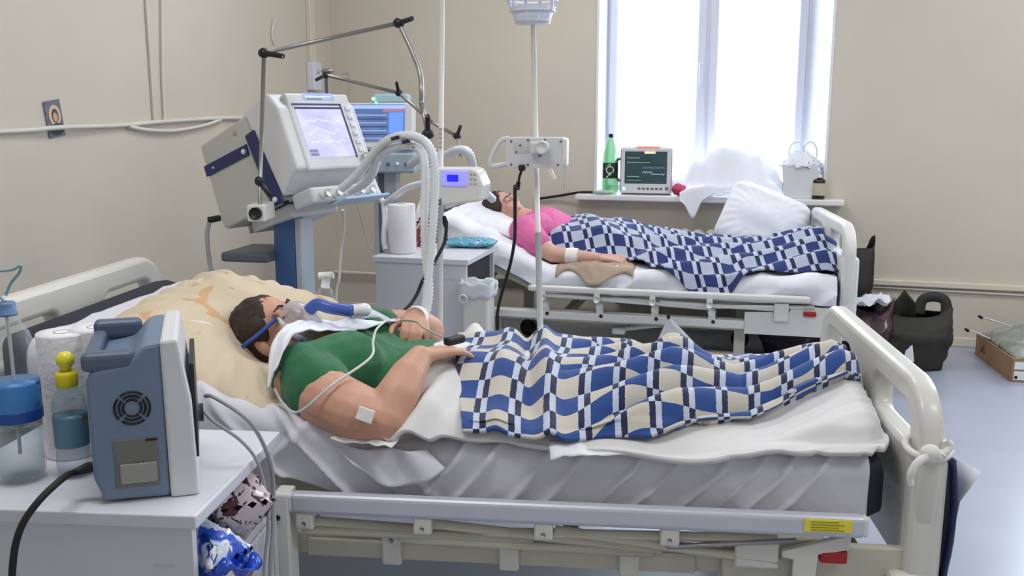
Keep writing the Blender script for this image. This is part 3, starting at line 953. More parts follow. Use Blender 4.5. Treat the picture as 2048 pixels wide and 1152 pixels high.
def duvet1_z(X, t):
    z = zb1(X) + TH1 + .022 + body1(X, t)
    z = z + .006 * fbm(X * 9, t * 9, 4)
    # bunching by the belly: standing tuck between hand and blanket
    z = z + .055 * np.exp(-((X - 1.19) / .035) ** 2 - ((t - .66) / .07) ** 2)
    # soft gathers at the foot on the camera side
    foot = sstep(1.75, 2.05, X) * (1 - sstep(.25, .45, t))
    z = z + foot * (.032 * ridged(X * 7 - t * 10, t * 4, 9) - .010 + .010 * ridged(X * 16 - t * 24, t * 9, 19))
    gath = np.exp(-((X - 1.10) / .09) ** 2) * (1 - sstep(.35, .6, t))
    z = z - .016 * sstep(1.2, 1.3, X) + .030 * np.exp(-((X - 1.135 - .10 * np.clip(.35 - t, 0, 1)) / .055) ** 2) * (1 - sstep(.3, .55, t)) * sstep(.0, .08, t)
    z = z + gath * (.030 * np.abs(np.sin((X * 1.0 - t * .35) * 34 + 2 * fbm(X * 5, t * 5, 6))) - .008)
    return z


a = np.linspace(0, 1, 170)[:, None]; b = np.linspace(0, 1, 120)[None, :]
t_ = .012 + b ** 1.25 * .87 + 0 * a
x0 = 1.03 + .09 * sstep(.0, .25, t_) - .06 * sstep(.4, .7, t_) + .012 * np.sin(t_ * 40)
xe = 2.262 - .085 * np.clip(1 - t_ / .22, 0, 1) ** 2
X_ = x0 + (xe - x0) * a
Zd = duvet1_z(X_, t_)
# camera-side hem: slumps a little over the mattress edge, thick rolled lip
lip = np.exp(-((t_ - .03) / .03) ** 2)
Zd = Zd + lip * (.012 * np.sin(X_ * 15) * np.sin(X_ * 6.3) + .010)
Yd = t_ - .015 * np.sin(X_ * 8) * (1 - sstep(0, .1, t_)) + .0
duv = MB().grid(np.stack([X_, Yd, Zd], -1)).build('duvet', 'duvet_white', solid=.014)
tag(place(duv, B1), 'white cotton duvet over the foreground patient, showing below the checked blanket', 'duvet')

# foreground checked blanket
a = np.linspace(0, 1, 300)[:, None]; b = np.linspace(0, 1, 240)[None, :]
X_ = None
XA = np.linspace(1.10, 2.262, 300)
tb = np.interp(XA, [1.1, 1.27, 1.5, 1.688, 1.831, 1.995, 2.113, 2.234, 2.27], [.008, .006, .02, .052, .112, .198, .262, .37, .40])
tb = np.convolve(np.pad(tb, 12, 'edge'), np.ones(25) / 25, 'valid')
t_ = tb[:, None] + (.86 - tb[:, None]) * b
X_ = 1.10 + 1.162 * a + 0 * b
X_ = X_ + (.155 - .22 * np.clip(t_, 0, .5)) * (1 - a) ** 3            # slanting upper hem


def blanket1_z(X, t):
    z = zb1(X) + TH1 + .036 + body1(X, t) * 1.01
    f = sstep(1.42, 1.72, X)
    e = (t - (-.02 + (X - 1.55) * .60)) / .108 + .25 * fbm(X * 3, t * 3, 2)
    fold = np.abs(np.sin(PI * e)) ** .55
    z = z + f * (.074 * fold - .038) * (1 - .85 * sstep(.48, .7, t)) * sstep(.0, .05, t - np.interp(X, XA, tb) + .012)
    # long cross folds over the thighs
    g = (1 - sstep(1.5, 1.7, X))
    z = z + g * .012 * (1 - .8 * sstep(.5, .7, t)) * np.sin((t * 1.0 + X * .25) * 20 + 3 * fbm(X * 2.5, t * 2.5, 11))
    # pulled tuck near the belly
    pu = X - (1.44 - .10 * t)
    z = z + .020 * np.exp(-((pu - .02) / .022) ** 2) - .022 * np.exp(-((pu + .03) / .02) ** 2) * sstep(.0, .2, t)
    pu = X - (1.33 - .05 * t)
    z = z + .012 * np.exp(-(pu / .025) ** 2)
    # knee tuck
    z = z + .03 * np.exp(-((X - 1.79) / .05) ** 2 - ((t - .55) / .16) ** 2) - .02 * np.exp(-((X - 1.70) / .03) ** 2 - ((t - .6) / .12) ** 2)
    return z + .006 * fbm(X * 12, t * 12, 21)


Z_ = blanket1_z(X_, t_)
Z_ = np.where(b + 0 * a > .985, Z_ - .01, Z_)
Y_ = t_.copy()
# rolled foot end and the free hem near the feet turn under
Z_ = Z_ - .05 * sstep(2.235, 2.262, X_) ** 2
Y_ = Y_ + .012 * np.sin(X_ * 25) * (b < .03)
G = np.stack([X_, Y_, Z_], -1)
du = np.linalg.norm(np.diff(G, axis=0), axis=2); du = np.concatenate([np.zeros((1, 240)), np.cumsum(du, 0)], 0)
dv = np.linalg.norm(np.diff(G, axis=1), axis=2); dv = np.concatenate([np.zeros((300, 1)), np.cumsum(dv, 1)], 1)
k_ = np.ones(31) / 31
for arr in (dv,):
    for j in range(arr.shape[1]): arr[:, j] = np.convolve(np.pad(arr[:, j], 15, 'edge'), k_, 'valid')
wv = sstep(1.45, 1.85, X_)
vv = dv - dv[:, 110][:, None] * (1 - wv) - dv[130, 110] * wv + .62
uv = np.stack([(X_ + .012 * np.sin(t_ * 9)) / .0835 + .35, vv / .068], -1)
o = MB().grid(G, uv).build('checked_blanket', 'plaid_near', solid=.009)
tag(place(o, B1), 'blue and cream checked blanket over the legs of the foreground patient', 'blanket')

# far bed
DECK2, TH2, BEND2 = .437, .118, .72
zb2 = lambda x: DECK2 + .48 * smax(BEND2 - x, .08)
m2 = ring_mattress(B2, .10, 2.13, .04, .95, zb2, TH2, .035, 60, 'thin mattress under a white sheet on the bed by the window')
wr2 = lambda X, Q: .010 + .020 * (ridged(X * 7 - Q * 8, Q * 5, 15) - .4) + .030 * sstep(1.6, 2.1, X) * (1 - sstep(.10, .2, Q)) * ridged(X * 5 + Q * 4, Q * 6, 23) + .004 * fbm(X * 20, Q * 16, 18) + .01 * np.exp(-((X - Q * .8 - .95) / .02) ** 2)
G = sheet_grid(.14, 2.15, .04, .95, zb2, TH2, .035, .115, wr2, 180)
MB().grid(G).build('sheet', 'linen_white', m2, solid=.004)

HX2 = [.55, .62, .71, .86, 1.0, 1.19, 1.47, 1.73, 1.89, 2.04, 2.10, 2.16]
HZ2 = [.14, .175, .20, .215, .20, .145, .105, .095, .125, .165, .17, .13]


def blanket2_z(X, t):
    h = np.interp(X, HX2, HZ2)
    q = np.clip((t - .02) / (.5 - .02), 0, 1); q2 = np.clip((1.0 - t) / .42, 0, 1)
    z = zb2(np.maximum(X, .75)) + TH2 + .02 + h * np.sin(q * PI / 2) ** .9 * np.sin(q2 * PI / 2) ** .8
    z = z + .02 * np.sin((t * 1.0 - X * .42) * 36 + 3 * fbm(X * 3, t * 3, 31)) * sstep(.95, 1.3, X)
    z = z + .012 * np.sin((t * .6 + X) * 22 + 2 * fbm(X * 3, t * 4, 35)) * (1 - sstep(1.0, 1.3, X))
    return z + .01 * fbm(X * 9, t * 9, 33)


nx, ny = 260, 200
XA = np.linspace(.58, 2.165, nx)
a = np.linspace(0, 1, nx)[:, None]; b = np.linspace(0, 1, ny)[None, :]
tb = np.interp(XA, [.58, .7, .85, 1.1, 1.22, 1.35, 1.5, 1.66, 1.70, 1.9, 2.1], [.17, .17, .185, .18, .10, .0, -.05, -.055, .02, .06, .10])
tb = np.convolve(np.pad(tb, 5, 'edge'), np.ones(11) / 11, 'valid')
t_ = tb[:, None] + (.93 - tb[:, None]) * b
X_ = .58 + 1.585 * a + 0 * b - .11 * sstep(.22, .5, t_) * (1 - a) ** 2
Z_ = blanket2_z(X_, np.maximum(t_, .03))
edge = (1 - sstep(0, .16, b + 0 * a)) * (1 - sstep(1.1, 1.3, X_))
Z_ = Z_ * (1 - edge) + (zb2(np.maximum(X_, .72)) + TH2 + .075 - .02 * sstep(.9, 1.1, X_)) * edge
# flap hanging over the camera side of the mattress
over = np.clip(.03 - t_, 0, 1)
Z_ = Z_ - over * 1.25 * (1 + .1 * np.sin(X_ * 40))
Y_ = np.where(t_ < .03, .022 - .35 * over - .008 * np.sin(X_ * 45) * np.minimum(1, over * 30), t_)
G = np.stack([X_, Y_, Z_], -1)
du = np.linalg.norm(np.diff(G, axis=0), axis=2); du = np.concatenate([np.zeros((1, ny)), np.cumsum(du, 0)], 0)
dv = np.linalg.norm(np.diff(G, axis=1), axis=2); dv = np.concatenate([np.zeros((nx, 1)), np.cumsum(dv, 1)], 1)
for j in range(ny): dv[:, j] = np.convolve(np.pad(dv[:, j], 15, 'edge'), np.ones(31) / 31, 'valid')
vv = dv - dv[:, 90][:, None] + .62
uv = np.stack([(X_ + vv * .30) / .112, (vv - X_ * .28) / .074], -1)
o = MB().grid(G, uv).build('checked_blanket', 'plaid_far', solid=.009)
tag(place(o, B2), 'navy and white checked blanket over the patient on the bed by the window', 'blanket')


def pillow(name, m, M, w_, h_, th, label, seed=1, n=56, puff=.5, dent=None, rnd=.07):
    """stuffed case: two bulging faces meeting in a seam, pointed corners"""
    u = np.linspace(-1, 1, n); U, V = np.meshgrid(u, u, indexing='ij')
    e = np.clip((1 - U ** 2) * (1 - V ** 2), 0, 1) ** puff
    cx = 1 - .07 * (1 - V ** 2) ** 1 * np.abs(U) ** 3 * 0 - .06 * (1 - np.abs(V) ** 3) * np.abs(U)
    cy = 1 - .06 * (1 - np.abs(U) ** 3) * np.abs(V)
    x, y = U * cx * w_ / 2 * (1 - rnd * V ** 6 * np.abs(U) ** 3), V * cy * h_ / 2 * (1 - rnd * U ** 6 * np.abs(V) ** 3)
    wr = (ridged(U * 1.6 + V, V * 2.1, seed) - .5) * .12 * th * e + .05 * th * (fbm(U * 4, V * 4, seed + 3) - .5)
    # radial creases near the corners
    an = np.arctan2(np.abs(V), np.abs(U)); rr = np.sqrt(U * U + V * V)
    wr = wr + (.016 if rnd > .1 else .05) * th * np.sin(an * 26 + seed) * sstep(.55, .95, rr) * e ** .3
    zt = th * .62 * e + wr; zb_ = -th * .38 * e + wr * .3
    if dent: zt = zt - dent[2] * np.exp(-((x - dent[0]) / .13) ** 2 - ((y - dent[1]) / .14) ** 2)
    zt = np.maximum(zt, zb_ + .004)
    mb = MB(); mb.grid(np.stack([x, y, zt], -1))
    k = len(mb.v); mb.grid(np.stack([x, y, zb_ - .001], -1)[::-1])
    seam = [(x[i, 0], y[i, 0], 0) for i in range(n)] + [(x[-1, j], y[-1, j], 0) for j in range(1, n)] + [(x[i, -1], y[i, -1], 0) for i in range(n - 2, -1, -1)] + [(x[0, j], y[0, j], 0) for j in range(n - 2, 0, -1)]
    t = thing(name, label, 'pillow', M=M)
    mb.build('pillow_case', m, t)
    MB().tube(seam, .004, 6, closed=True).build('seam', m, t)
    return t


# floral pillow under the foreground patient's head
pm = basis(Vector((.93, -.16, -.26)), Vector((.25, -.16, .95)), B1.p(.545, .45, .738))
pillow('pillow', 'pillow_print', pm, .62, .80, .17, 'cream pillow with an orange floral print under the foreground patient', 4, dent=(.12, -.04, .125))
# white pillow propped against the window sill at the far bed
pm = basis(Vector((.90, -.22, -.36)), Vector((-.1, -.82, .45)), B2.p(1.80, .87, .745))
pillow('pillow', 'linen_white', pm, .50, .42, .20, 'plump white pillow propped against the sill behind the far blanket', 8, rnd=.17, puff=.40)
pm = basis(Vector((.86, -.2, -.36)), Vector((.36, -.1, .9)), B2.p(.33, .5, .762))
pillow('pillow', 'linen_white', pm, .46, .60, .10, 'white pillow under the head of the patient in the pink top', 5)

# ------------------------------------------------------------------ people
def frustum(mb, p, r0, q, r1, n=14):
    """closed rounded capsule from p to q"""
    p, q = Vector(p), Vector(q); d = q - p; L_ = max(d.length, 1e-4); d.normalize()
    pts, rs = [], []
    for i in range(5):
        a = PI / 2 * i / 5; pts.append(p - d * r0 * math.cos(a)); rs.append(max(1e-4, r0 * math.sin(a)))
    for i in range(7):
        k = i / 6; pts.append(p.lerp(q, k)); rs.append(r0 + (r1 - r0) * k)
    for i in range(5):
        a = PI / 2 * (i + 1) / 5; pts.append(q + d * r1 * math.sin(a)); rs.append(max(1e-4, r1 * math.cos(a)))
    mb.tube(pts, rs, n)


def chain(mb, pr):
    for (p, r0), (q, r1) in zip(pr, pr[1:]): frustum(mb, p, r0, q, r1)


def ell(mb, c, r, M=None):
    mb.ball((0, 0, 0), 1.0, 14, (M or Matrix.Identity(4)) @ Matrix.Translation(c) @ Matrix.Diagonal((*r, 1)))


def fuse(mb, name, voxel, smooth=3, M=None):
    """one continuous skin around overlapping shapes"""
    me = mb.mesh(name); o = bpy.data.objects.new(name, me); C.objects.link(o)
    md = o.modifiers.new('r', 'REMESH'); md.mode = 'VOXEL'; md.voxel_size = voxel; md.use_smooth_shade = True
    if smooth:
        sm = o.modifiers.new('s', 'SMOOTH'); sm.iterations = smooth; sm.factor = .5
    dg = bpy.context.evaluated_depsgraph_get()
    out = bpy.data.meshes.new_from_object(o.evaluated_get(dg))
    bpy.data.objects.remove(o); out.name = name
    if M is not None: out.transform(M)
    return out


def hand(mb, wrist, fdir, back, thumb, curl=.35, k=1.0, spread=.10):
    """palm and five unequal fingers; fdir = towards fingertips, back = out of the back of the hand, thumb = side (+1/-1) along fdir x back"""
    f = Vector(fdir).normalized(); b = Vector(back); b = (b - f * b.dot(f)).normalized(); s = f.cross(b) * thumb
    w_ = Vector(wrist)
    lens = ((.040, .024, .019), (.045, .028, .021), (.042, .026, .020), (.033, .020, .017))
    for i, (a_, b_, c_) in enumerate(lens):
        off = (1.5 - i) * .0205 * k
        base = w_ + f * (.088 - .006 * abs(i - 1)) * k + s * off
        frustum(mb, w_ + f * .012 * k + s * off * .62, .0155 * k, base, .0118 * k)       # metacarpal
        d = (f + s * (1.5 - i) * spread).normalized(); p = base; an = curl * .55
        for j, ln in enumerate((a_, b_, c_)):
            dd = d * math.cos(an) - b * math.sin(an)
            q = p + dd * ln * k
            frustum(mb, p, (.0108 - .0012 * j) * k, q, (.0098 - .0013 * j) * k)
            p = q; an += curl * (.8 if j == 0 else .55)
    # thumb leaves the side of the palm near its base
    p = w_ + f * .022 * k + s * .022 * k - b * .006 * k
    q = p + (f * .55 + s * .75 - b * .25).normalized() * .042 * k
    r = q + (f * .88 + s * .35 - b * .25).normalized() * .034 * k
    u = r + (f * .95 + s * .05 - b * .3).normalized() * .027 * k
    frustum(mb, p, .017 * k, q, .0135 * k); frustum(mb, q, .0128 * k, r, .0112 * k); frustum(mb, r, .011 * k, u, .0088 * k)


def head_shapes(mb, M, k=1.0):
    S_ = M @ Matrix.Diagonal((k, k, k, 1))
    ell(mb, (0, -.012, .045), (.076, .096, .086), S_)
    ell(mb, (0, .020, -.030), (.064, .072, .075), S_)
    ell(mb, (0, .048, -.075), (.034, .032, .030), S_)
    for s in (-1, 1):
        ell(mb, (s * .036, .062, -.020), (.028, .026, .030), S_)
        ell(mb, (s * .030, .077, .012), (.015, .013, .010), S_)
        ell(mb, (s * .030, .079, .033), (.022, .012, .009), S_)
        ell(mb, (s * .078, -.008, -.002), (.009, .019, .031), S_)
        ell(mb, (s * .010, .098, -.018), (.010, .011, .008), S_)
        ell(mb, (s * .012, .088, -.052), (.016, .009, .006), S_)
        ell(mb, (s * .010, .087, -.062), (.015, .009, .006), S_)
    P = lambda x, y, z: S_ @ Vector((x, y, z))
    frustum(mb, P(0, .088, .028), .0085 * k, P(0, .108, -.014), .0115 * k)


def person(fr, label, skin, J, head_M, hair_m, shirt_m, hk=1.0):
    t = thing('person', label, 'person', (fr.o[0], fr.o[1], 0), fr.deg)
    mb = MB()
    for c, r, tilt in J['ell']: ell(mb, (0, 0, 0), r, Matrix.Translation(c) @ Matrix.Rotation(tilt, 4, 'Y'))
    for ch in J['chains']: chain(mb, ch)
    for h in J['hands']: hand(mb, **h)
    head_shapes(mb, head_M, hk)
    me = fuse(mb, 'body', .0055, 4)
    link(bpy.data.objects.new('body', me), skin, t)
    # hair
    hb = MB(); S_ = head_M @ Matrix.Diagonal((hk, hk, hk, 1))
    ell(hb, (0, -.022, .056), (.083, .098, .084), S_); ell(hb, (0, -.055, .0), (.078, .062, .075), S_)
    for s in (-1, 1): ell(hb, (s * .066, .005, .045), (.02, .045, .04), S_)
    me = fuse(hb, 'hair', .006, 2)
    nv = len(me.vertices); co = np.zeros(nv * 3); me.vertices.foreach_get('co', co); co = co.reshape(-1, 3)
    nr = np.zeros(nv * 3); me.vertices.foreach_get('normal', nr); nr = nr.reshape(-1, 3)
    co = co + nr * (.006 * (ridged(co[:, 0] * 70 + co[:, 2] * 30, co[:, 1] * 60, 3) - .4))[:, None]
    me.vertices.foreach_set('co', co.ravel()); me.update()
    link(bpy.data.objects.new('hair', me), hair_m, t)
    # brows and closed lids
    for s in (-1, 1):
        MB().tube([S_ @ Vector((s * x, y, z)) for x, y, z in ((.012, .093, .034), (.026, .094, .040), (.045, .082, .036))], .0035 * hk, 6).build('eyebrow', hair_m, t)
        MB().tube([S_ @ Vector((s * x, y, z)) for x, y, z in ((.017, .0895, .010), (.030, .0925, .006), (.044, .084, .009))], .0018 * hk, 6).build('eyelashes', hair_m, t)
    # shirt
    sb = MB()
    for c, r, tilt in J['shirt_ell']: ell(sb, (0, 0, 0), r, Matrix.Translation(c) @ Matrix.Rotation(tilt, 4, 'Y'))
    for ch in J['shirt_chains']: chain(sb, ch)
    me = fuse(sb, 'shirt', .007, 4)
    nv = len(me.vertices); co = np.zeros(nv * 3); me.vertices.foreach_get('co', co); co = co.reshape(-1, 3)
    nr = np.zeros(nv * 3); me.vertices.foreach_get('normal', nr); nr = nr.reshape(-1, 3)
    w_ = .011 * (ridged(co[:, 0] * 9 + co[:, 1] * 7, co[:, 1] * 5 - co[:, 0] * 7, 6) - .5) + .004 * (ridged(co[:, 0] * 22, co[:, 1] * 20, 9) - .5)
    co = co + nr * w_[:, None]
    me.vertices.foreach_set('co', co.ravel()); me.update()
    link(bpy.data.objects.new('shirt', me), shirt_m, t)
    return t


def head_matrix(c, face, crown):
    y = Vector(face).normalized(); z = Vector(crown); z = (z - y * z.dot(y)).normalized(); x = y.cross(z)
    m = Matrix((x, y, z)).transposed().to_4x4(); m.translation = Vector(c)
    return m


V = Vector
HM1 = head_matrix((.668, .42, .752), (.60, -.22, .76), (-.76, .02, .62))
J = dict(
    ell=[((1.28, .48, .625), (.15, .17, .045), 0), ((1.07, .47, .645), (.17, .19, .068), .05), ((.89, .45, .66), (.16, .19, .078), .22)],
    chains=[
        [(V((.90, .45, .668)), .082), (V((.79, .435, .710)), .064), (V((.70, .425, .742)), .060)],
        [(V((.88, .30, .69)), .085), (V((.815, .185, .695)), .078), (V((.90, .105, .672)), .075), (V((.99, .060, .652)), .070), (V((1.062, .050, .640)), .058)],
        [(V((1.062, .050, .640)), .056), (V((1.082, .085, .690)), .054), (V((1.098, .130, .728)), .045), (V((1.118, .185, .760)), .032)],
        [(V((.88, .62, .685)), .08), (V((.80, .74, .69)), .07), (V((.92, .85, .68)), .062), (V((1.01, .86, .672)), .05)],
        [(V((1.01, .86, .672)), .05), (V((1.012, .76, .71)), .045), (V((1.0, .68, .752)), .031)],
        [(V((1.25, .42, .625)), .045), (V((1.5, .41, .61)), .036), (V((1.72, .42, .61)), .034), (V((1.95, .42, .605)), .026), (V((2.12, .42, .615)), .028), (V((2.15, .42, .65)), .026)],
        [(V((1.25, .56, .625)), .045), (V((1.5, .58, .61)), .036), (V((1.72, .58, .61)), .034), (V((1.95, .57, .605)), .026), (V((2.12, .57, .615)), .028), (V((2.15, .57, .65)), .026)],
    ],
    hands=[dict(wrist=(1.118, .190, .762), fdir=(.52, .78, -.02), back=(-.05, .1, 1), thumb=-1, curl=.32, k=1.05),
           dict(wrist=(1.0, .675, .755), fdir=(.25, -.9, .0), back=(.2, -.1, 1), thumb=1, curl=.95, k=1.0)],
    shirt_ell=[((1.07, .47, .645), (.165, .20, .075), .05), ((.91, .45, .665), (.165, .205, .086), .22), ((.83, .45, .68), (.09, .22, .075), .25)],
    shirt_chains=[[(V((.90, .32, .695)), .094), (V((.82, .200, .700)), .090), (V((.868, .135, .684)), .087)],
                  [(V((.88, .60, .685)), .085), (V((.80, .74, .69)), .08), (V((.87, .80, .68)), .074)]])
p1 = person(B1, 'patient in a green t-shirt lying on the foreground bed with folded arms', 'skin', J, HM1, 'hair_brown', 'shirt_green')

HM2 = head_matrix((.372, .47, .822), (.62, -.30, .72), (-.72, .0, .68))
J2 = dict(
    ell=[((.98, .50, .645), (.17, .18, .08), 0), ((.80, .49, .66), (.16, .19, .08), .2), ((.62, .48, .715), (.15, .19, .10), .42)],
    chains=[
        [(V((.60, .48, .73)), .08), (V((.49, .475, .775)), .06), (V((.41, .47, .805)), .055)],
        [(V((.60, .33, .73)), .08), (V((.54, .235, .73)), .068), (V((.63, .165, .675)), .056), (V((.72, .135, .628)), .045)],
        [(V((.72, .135, .628)), .044), (V((.85, .135, .618)), .040), (V((.965, .15, .615)), .028)],
        [(V((.60, .62, .73)), .08), (V((.54, .72, .73)), .068), (V((.66, .82, .66)), .055), (V((.76, .80, .64)), .045), (V((.90, .72, .67)), .03)],
        [(V((.95, .42, .64)), .075), (V((1.2, .40, .61)), .045), (V((1.5, .41, .60)), .04), (V((1.75, .41, .62)), .042), (V((2.0, .42, .60)), .033), (V((2.04, .42, .66)), .03)],
        [(V((.95, .58, .64)), .075), (V((1.2, .60, .61)), .045), (V((1.5, .60, .60)), .04), (V((1.75, .59, .62)), .042), (V((2.0, .58, .60)), .033), (V((2.04, .58, .66)), .03)],
    ],
    hands=[dict(wrist=(.965, .15, .617), fdir=(.99, .1, -.03), back=(0, -.25, 1), thumb=-1, curl=.3),
           dict(wrist=(.90, .72, .67), fdir=(.6, -.5, .1), back=(0, 0, 1), thumb=1, curl=.4)],
    shirt_ell=[((.80, .49, .66), (.16, .20, .085), .2), ((.64, .48, .715), (.165, .21, .114), .42), ((.56, .48, .735), (.09, .22, .09), .42)],
    shirt_chains=[[(V((.60, .33, .735)), .09), (V((.54, .235, .735)), .080), (V((.625, .168, .682)), .073)],
                  [(V((.60, .62, .735)), .09), (V((.54, .72, .735)), .080), (V((.62, .78, .68)), .073)]])
p2 = person(B2, 'patient in a pink top lying on the bed by the window', 'skin_far', J2, HM2, 'hair_brown', 'shirt_pink', .96)

# breathing mask on the foreground patient
t = thing('breathing_mask', 'clear face mask with a blue elbow on the foreground patient', 'mask', (B1.o[0], B1.o[1], 0), B1.deg)
mk = MB(); n = 22
G = np.zeros((12, n + 1, 3))
for i in range(12):
    for j in range(n + 1):
        th = PI / 2 * (i / 11); ph = 2 * PI * j / n
        p = HM1 @ V((.050 * math.sin(th) * math.cos(ph), .072 + .062 * math.cos(th) ** .8, -.030 + .066 * math.sin(th) * math.sin(ph)))
        G[i, j] = p
mk.grid(G); mk.build('shell', thin_glass('mask_film', (206, 214, 228), .32, .12), t)
rim = [HM1 @ V((.052 * math.cos(2 * PI * j / 28), .071, -.030 + .068 * math.sin(2 * PI * j / 28))) for j in range(28)]
MB().tube(rim, .008, 8, closed=True).build('cushion', 'mask_clear', t)
E0 = HM1 @ V((0, .128, -.030)); E1 = HM1 @ V((0, .160, -.040)); E2 = HM1 @ V((.0, .178, -.075)); E3 = E2 + V((.055, .02, -.012))
MB().tube(spline([E0, E1, E2, E3], 6), [.017] * 19, 14).build('elbow', 'mask_blue', t)
for zz, rr in ((.02, 1), (-.07, 1)):
    pts = [HM1 @ V((.05, .075, zz)), HM1 @ V((.088, .02, zz + .01)), HM1 @ V((.092, -.04, zz + .025)), HM1 @ V((.06, -.118, zz + .03)), HM1 @ V((0, -.128, zz + .03)),
           HM1 @ V((-.06, -.118, zz + .03)), HM1 @ V((-.092, -.04, zz + .025)), HM1 @ V((-.088, .02, zz + .01)), HM1 @ V((-.05, .075, zz))]
    MB().tube(spline(pts, 6), .006, 8).build('strap', 'mask_blue', t)


def ribbon(name, mid, wid, m, label, cat, fr=None, nx=50, ny=16, seed=1, amp=.008, th=.004, sag=.0):
    """soft cloth strip: mid = centre points, wid = half-width vectors at these points"""
    c = spline(mid, 10); w_ = spline(wid, 10); k = len(c)
    G = np.zeros((k, ny, 3))
    for i in range(k):
        for j in range(ny):
            q = j / (ny - 1) * 2 - 1
            p = c[i] + w_[i] * q
            G[i, j] = (p.x, p.y, p.z)
    ii, jj = np.meshgrid(np.arange(k) / k, np.arange(ny) / ny, indexing='ij')
    G[:, :, 2] += amp * (ridged(ii * 9 + jj * 2, jj * 4, seed) - .5) * 2 - sag * (jj * 2 - 1) ** 2
    G[:, :, 1] += amp * .6 * (noise(ii * 14, jj * 3, seed + 5) - .5)
    o = MB().grid(G).build(name, m, solid=th)
    if fr: place(o, fr)
    return tag(o, label, cat)


# white towel laid round the neck of the foreground patient
ribbon('towel', [V((.768, .095, .718)), V((.768, .195, .802)), V((.80, .32, .800)), V((.84, .44, .775)), V((.89, .56, .765)), V((.94, .66, .752))],
       [V((.012, .0, .03)), V((.035, -.02, .012)), V((.042, -.03, -.006)), V((.045, -.03, -.008)), V((.045, -.02, -.004)), V((.04, -.02, .0))],
       'linen_white', 'white cloth strip laid round the neck of the foreground patient', 'towel', B1, amp=.006)
# adhesive patch on the arm and its thin lines
o = MB().box((-.02, -.003, -.016), (.02, .003, .016), .002, M=Matrix.Rotation(.3, 4, 'Y')).build('dressing', 'bandage')
o.location = B1.p(1.028, -.014, .672); o.rotation_euler = (rad(-12), 0, rad(-6))
tag(o, 'white square dressing taped inside the elbow of the foreground patient', 'dressing')
o = MB().tube(spline([B1.p(.775, .085, .70), B1.p(.80, .075, .665), B1.p(.86, .015, .665), B1.p(.94, .03, .73), B1.p(1.0, .15, .765), B1.p(.985, .24, .785), B1.p(.965, .36, .79), B1.p(.96, .50, .785)], 10), .0035, 8).build('infusion_line', 'tube_clear')
tag(o, 'thin clear line looping over the arm and chest of the foreground patient', 'tube')
# bandage round the left wrist
t_ = MB(); c = [V((1.005 + .0, .665 + .012 * i, .755 - .002 * i)) for i in range(5)]
t_.tube(c, [.034, .037, .038, .037, .034], 16, cap=True); o = place(t_.build('bandage', 'bandage'), B1)
tag(o, 'white gauze wrapped round the far wrist of the foreground patient', 'bandage')
t_ = MB(); t_.tube([V((.79 + .014 * i, .135, .622)) for i in range(6)], [.041, .044, .045, .045, .044, .041], 16); o = place(t_.build('bandage', 'bandage'), B2)
tag(o, 'white bandage round the forearm of the patient in the pink top', 'bandage')
# finger clip and probe
t = thing('finger_clip', 'dark fingertip sensor clip on the hand of the foreground patient', 'sensor', (B1.o[0], B1.o[1], 0), B1.deg)
MB().box((-.032, -.013, -.01), (.032, .013, .012), .007, M=Matrix.Translation((1.185, .315, .775)) @ Matrix.Rotation(rad(55), 4, 'Z')).build('clip', 'black_plastic', t)
MB().tube(spline([V((1.16, .30, .785)), V((1.10, .34, .80)), V((1.06, .42, .80)), V((1.0, .50, .785))], 8), .003, 6).build('lead', 'tube_grey', t)
# brown cloth under the far patient's hand
a = np.linspace(0, 1, 40)[:, None]; b = np.linspace(0, 1, 24)[None, :]
X_ = .76 + .40 * a + 0 * b; T_ = .0 + .27 * b + .03 * np.sin(a * 9) * (1 - b)
Z_ = .578 + .026 * np.sin(np.clip(b * 2.2, 0, PI / 2)) * np.sin(a * PI) ** .5 + .014 * (ridged(a * 6 + b * 5, b * 4 - a * 3, 4) - .5) + .0 * a
Z_ = Z_ - .05 * np.clip(.045 - T_, 0, 1) / .045
o = MB().grid(np.stack([X_, T_, Z_], -1)).build('brown_cloth', 'cloth_brown', solid=.005)
tag(place(o, B2), 'crumpled beige brown cloth under the hand of the patient in pink', 'cloth')

# ------------------------------------------------------------------ bedside cabinets
def cabinet(fr_o, deg, W_, D_, ztop, niche, label, feet=True):
    """bedside cabinet, open niche on the side that faces the bed foot (+x); x from -W_ to 0, y from 0 to D_"""
    t = thing('bedside_cabinet', label, 'cabinet', (fr_o[0], fr_o[1], 0), deg)
    e = .018
    MB().box((-W_, 0, ztop - .026), (.0, D_, ztop), .003).build('top_panel', 'melamine', t)
    MB().box((-W_ + .012, .012, .09), (-.014, .012 + e, ztop - .026), .001).build('front_panel', 'melamine', t)
    MB().box((-W_ + .012, D_ - .03, .09), (-.014, D_ - .012, ztop - .026), .001).build('back_panel', 'melamine', t)
    MB().box((-W_ + .012, .03, .09), (-W_ + .03, D_ - .03, ztop - .026), .001).build('side_panel', 'melamine', t)
    MB().box((-W_ + .03, .03, niche[0] - e), (-.02, D_ - .03, niche[0]), .001).build('shelf', 'melamine', t)
    MB().box((-W_ + .03, .03, .09), (-.02, D_ - .03, .09 + e), .001).build('bottom_panel', 'melamine', t)
    d = MB().box((-.032, .034, .115), (-.016, D_ - .034, niche[0] - .022), .002).build('door', 'melamine', t)
    MB().box((-.016, D_ * .42, niche[0] - .07), (-.002, D_ * .58, niche[0] - .055), .004).build('handle', 'steel', d)
    for x in (-W_ + .05, -.05):
        for y in (.05, D_ - .05):
            MB().tube([(x, y - .012, .032), (x, y + .012, .032)], .031, 14).box((x - .012, y - .016, .04), (x + .012, y + .016, .092)).build('castor', 'black_plastic', t)
    return t


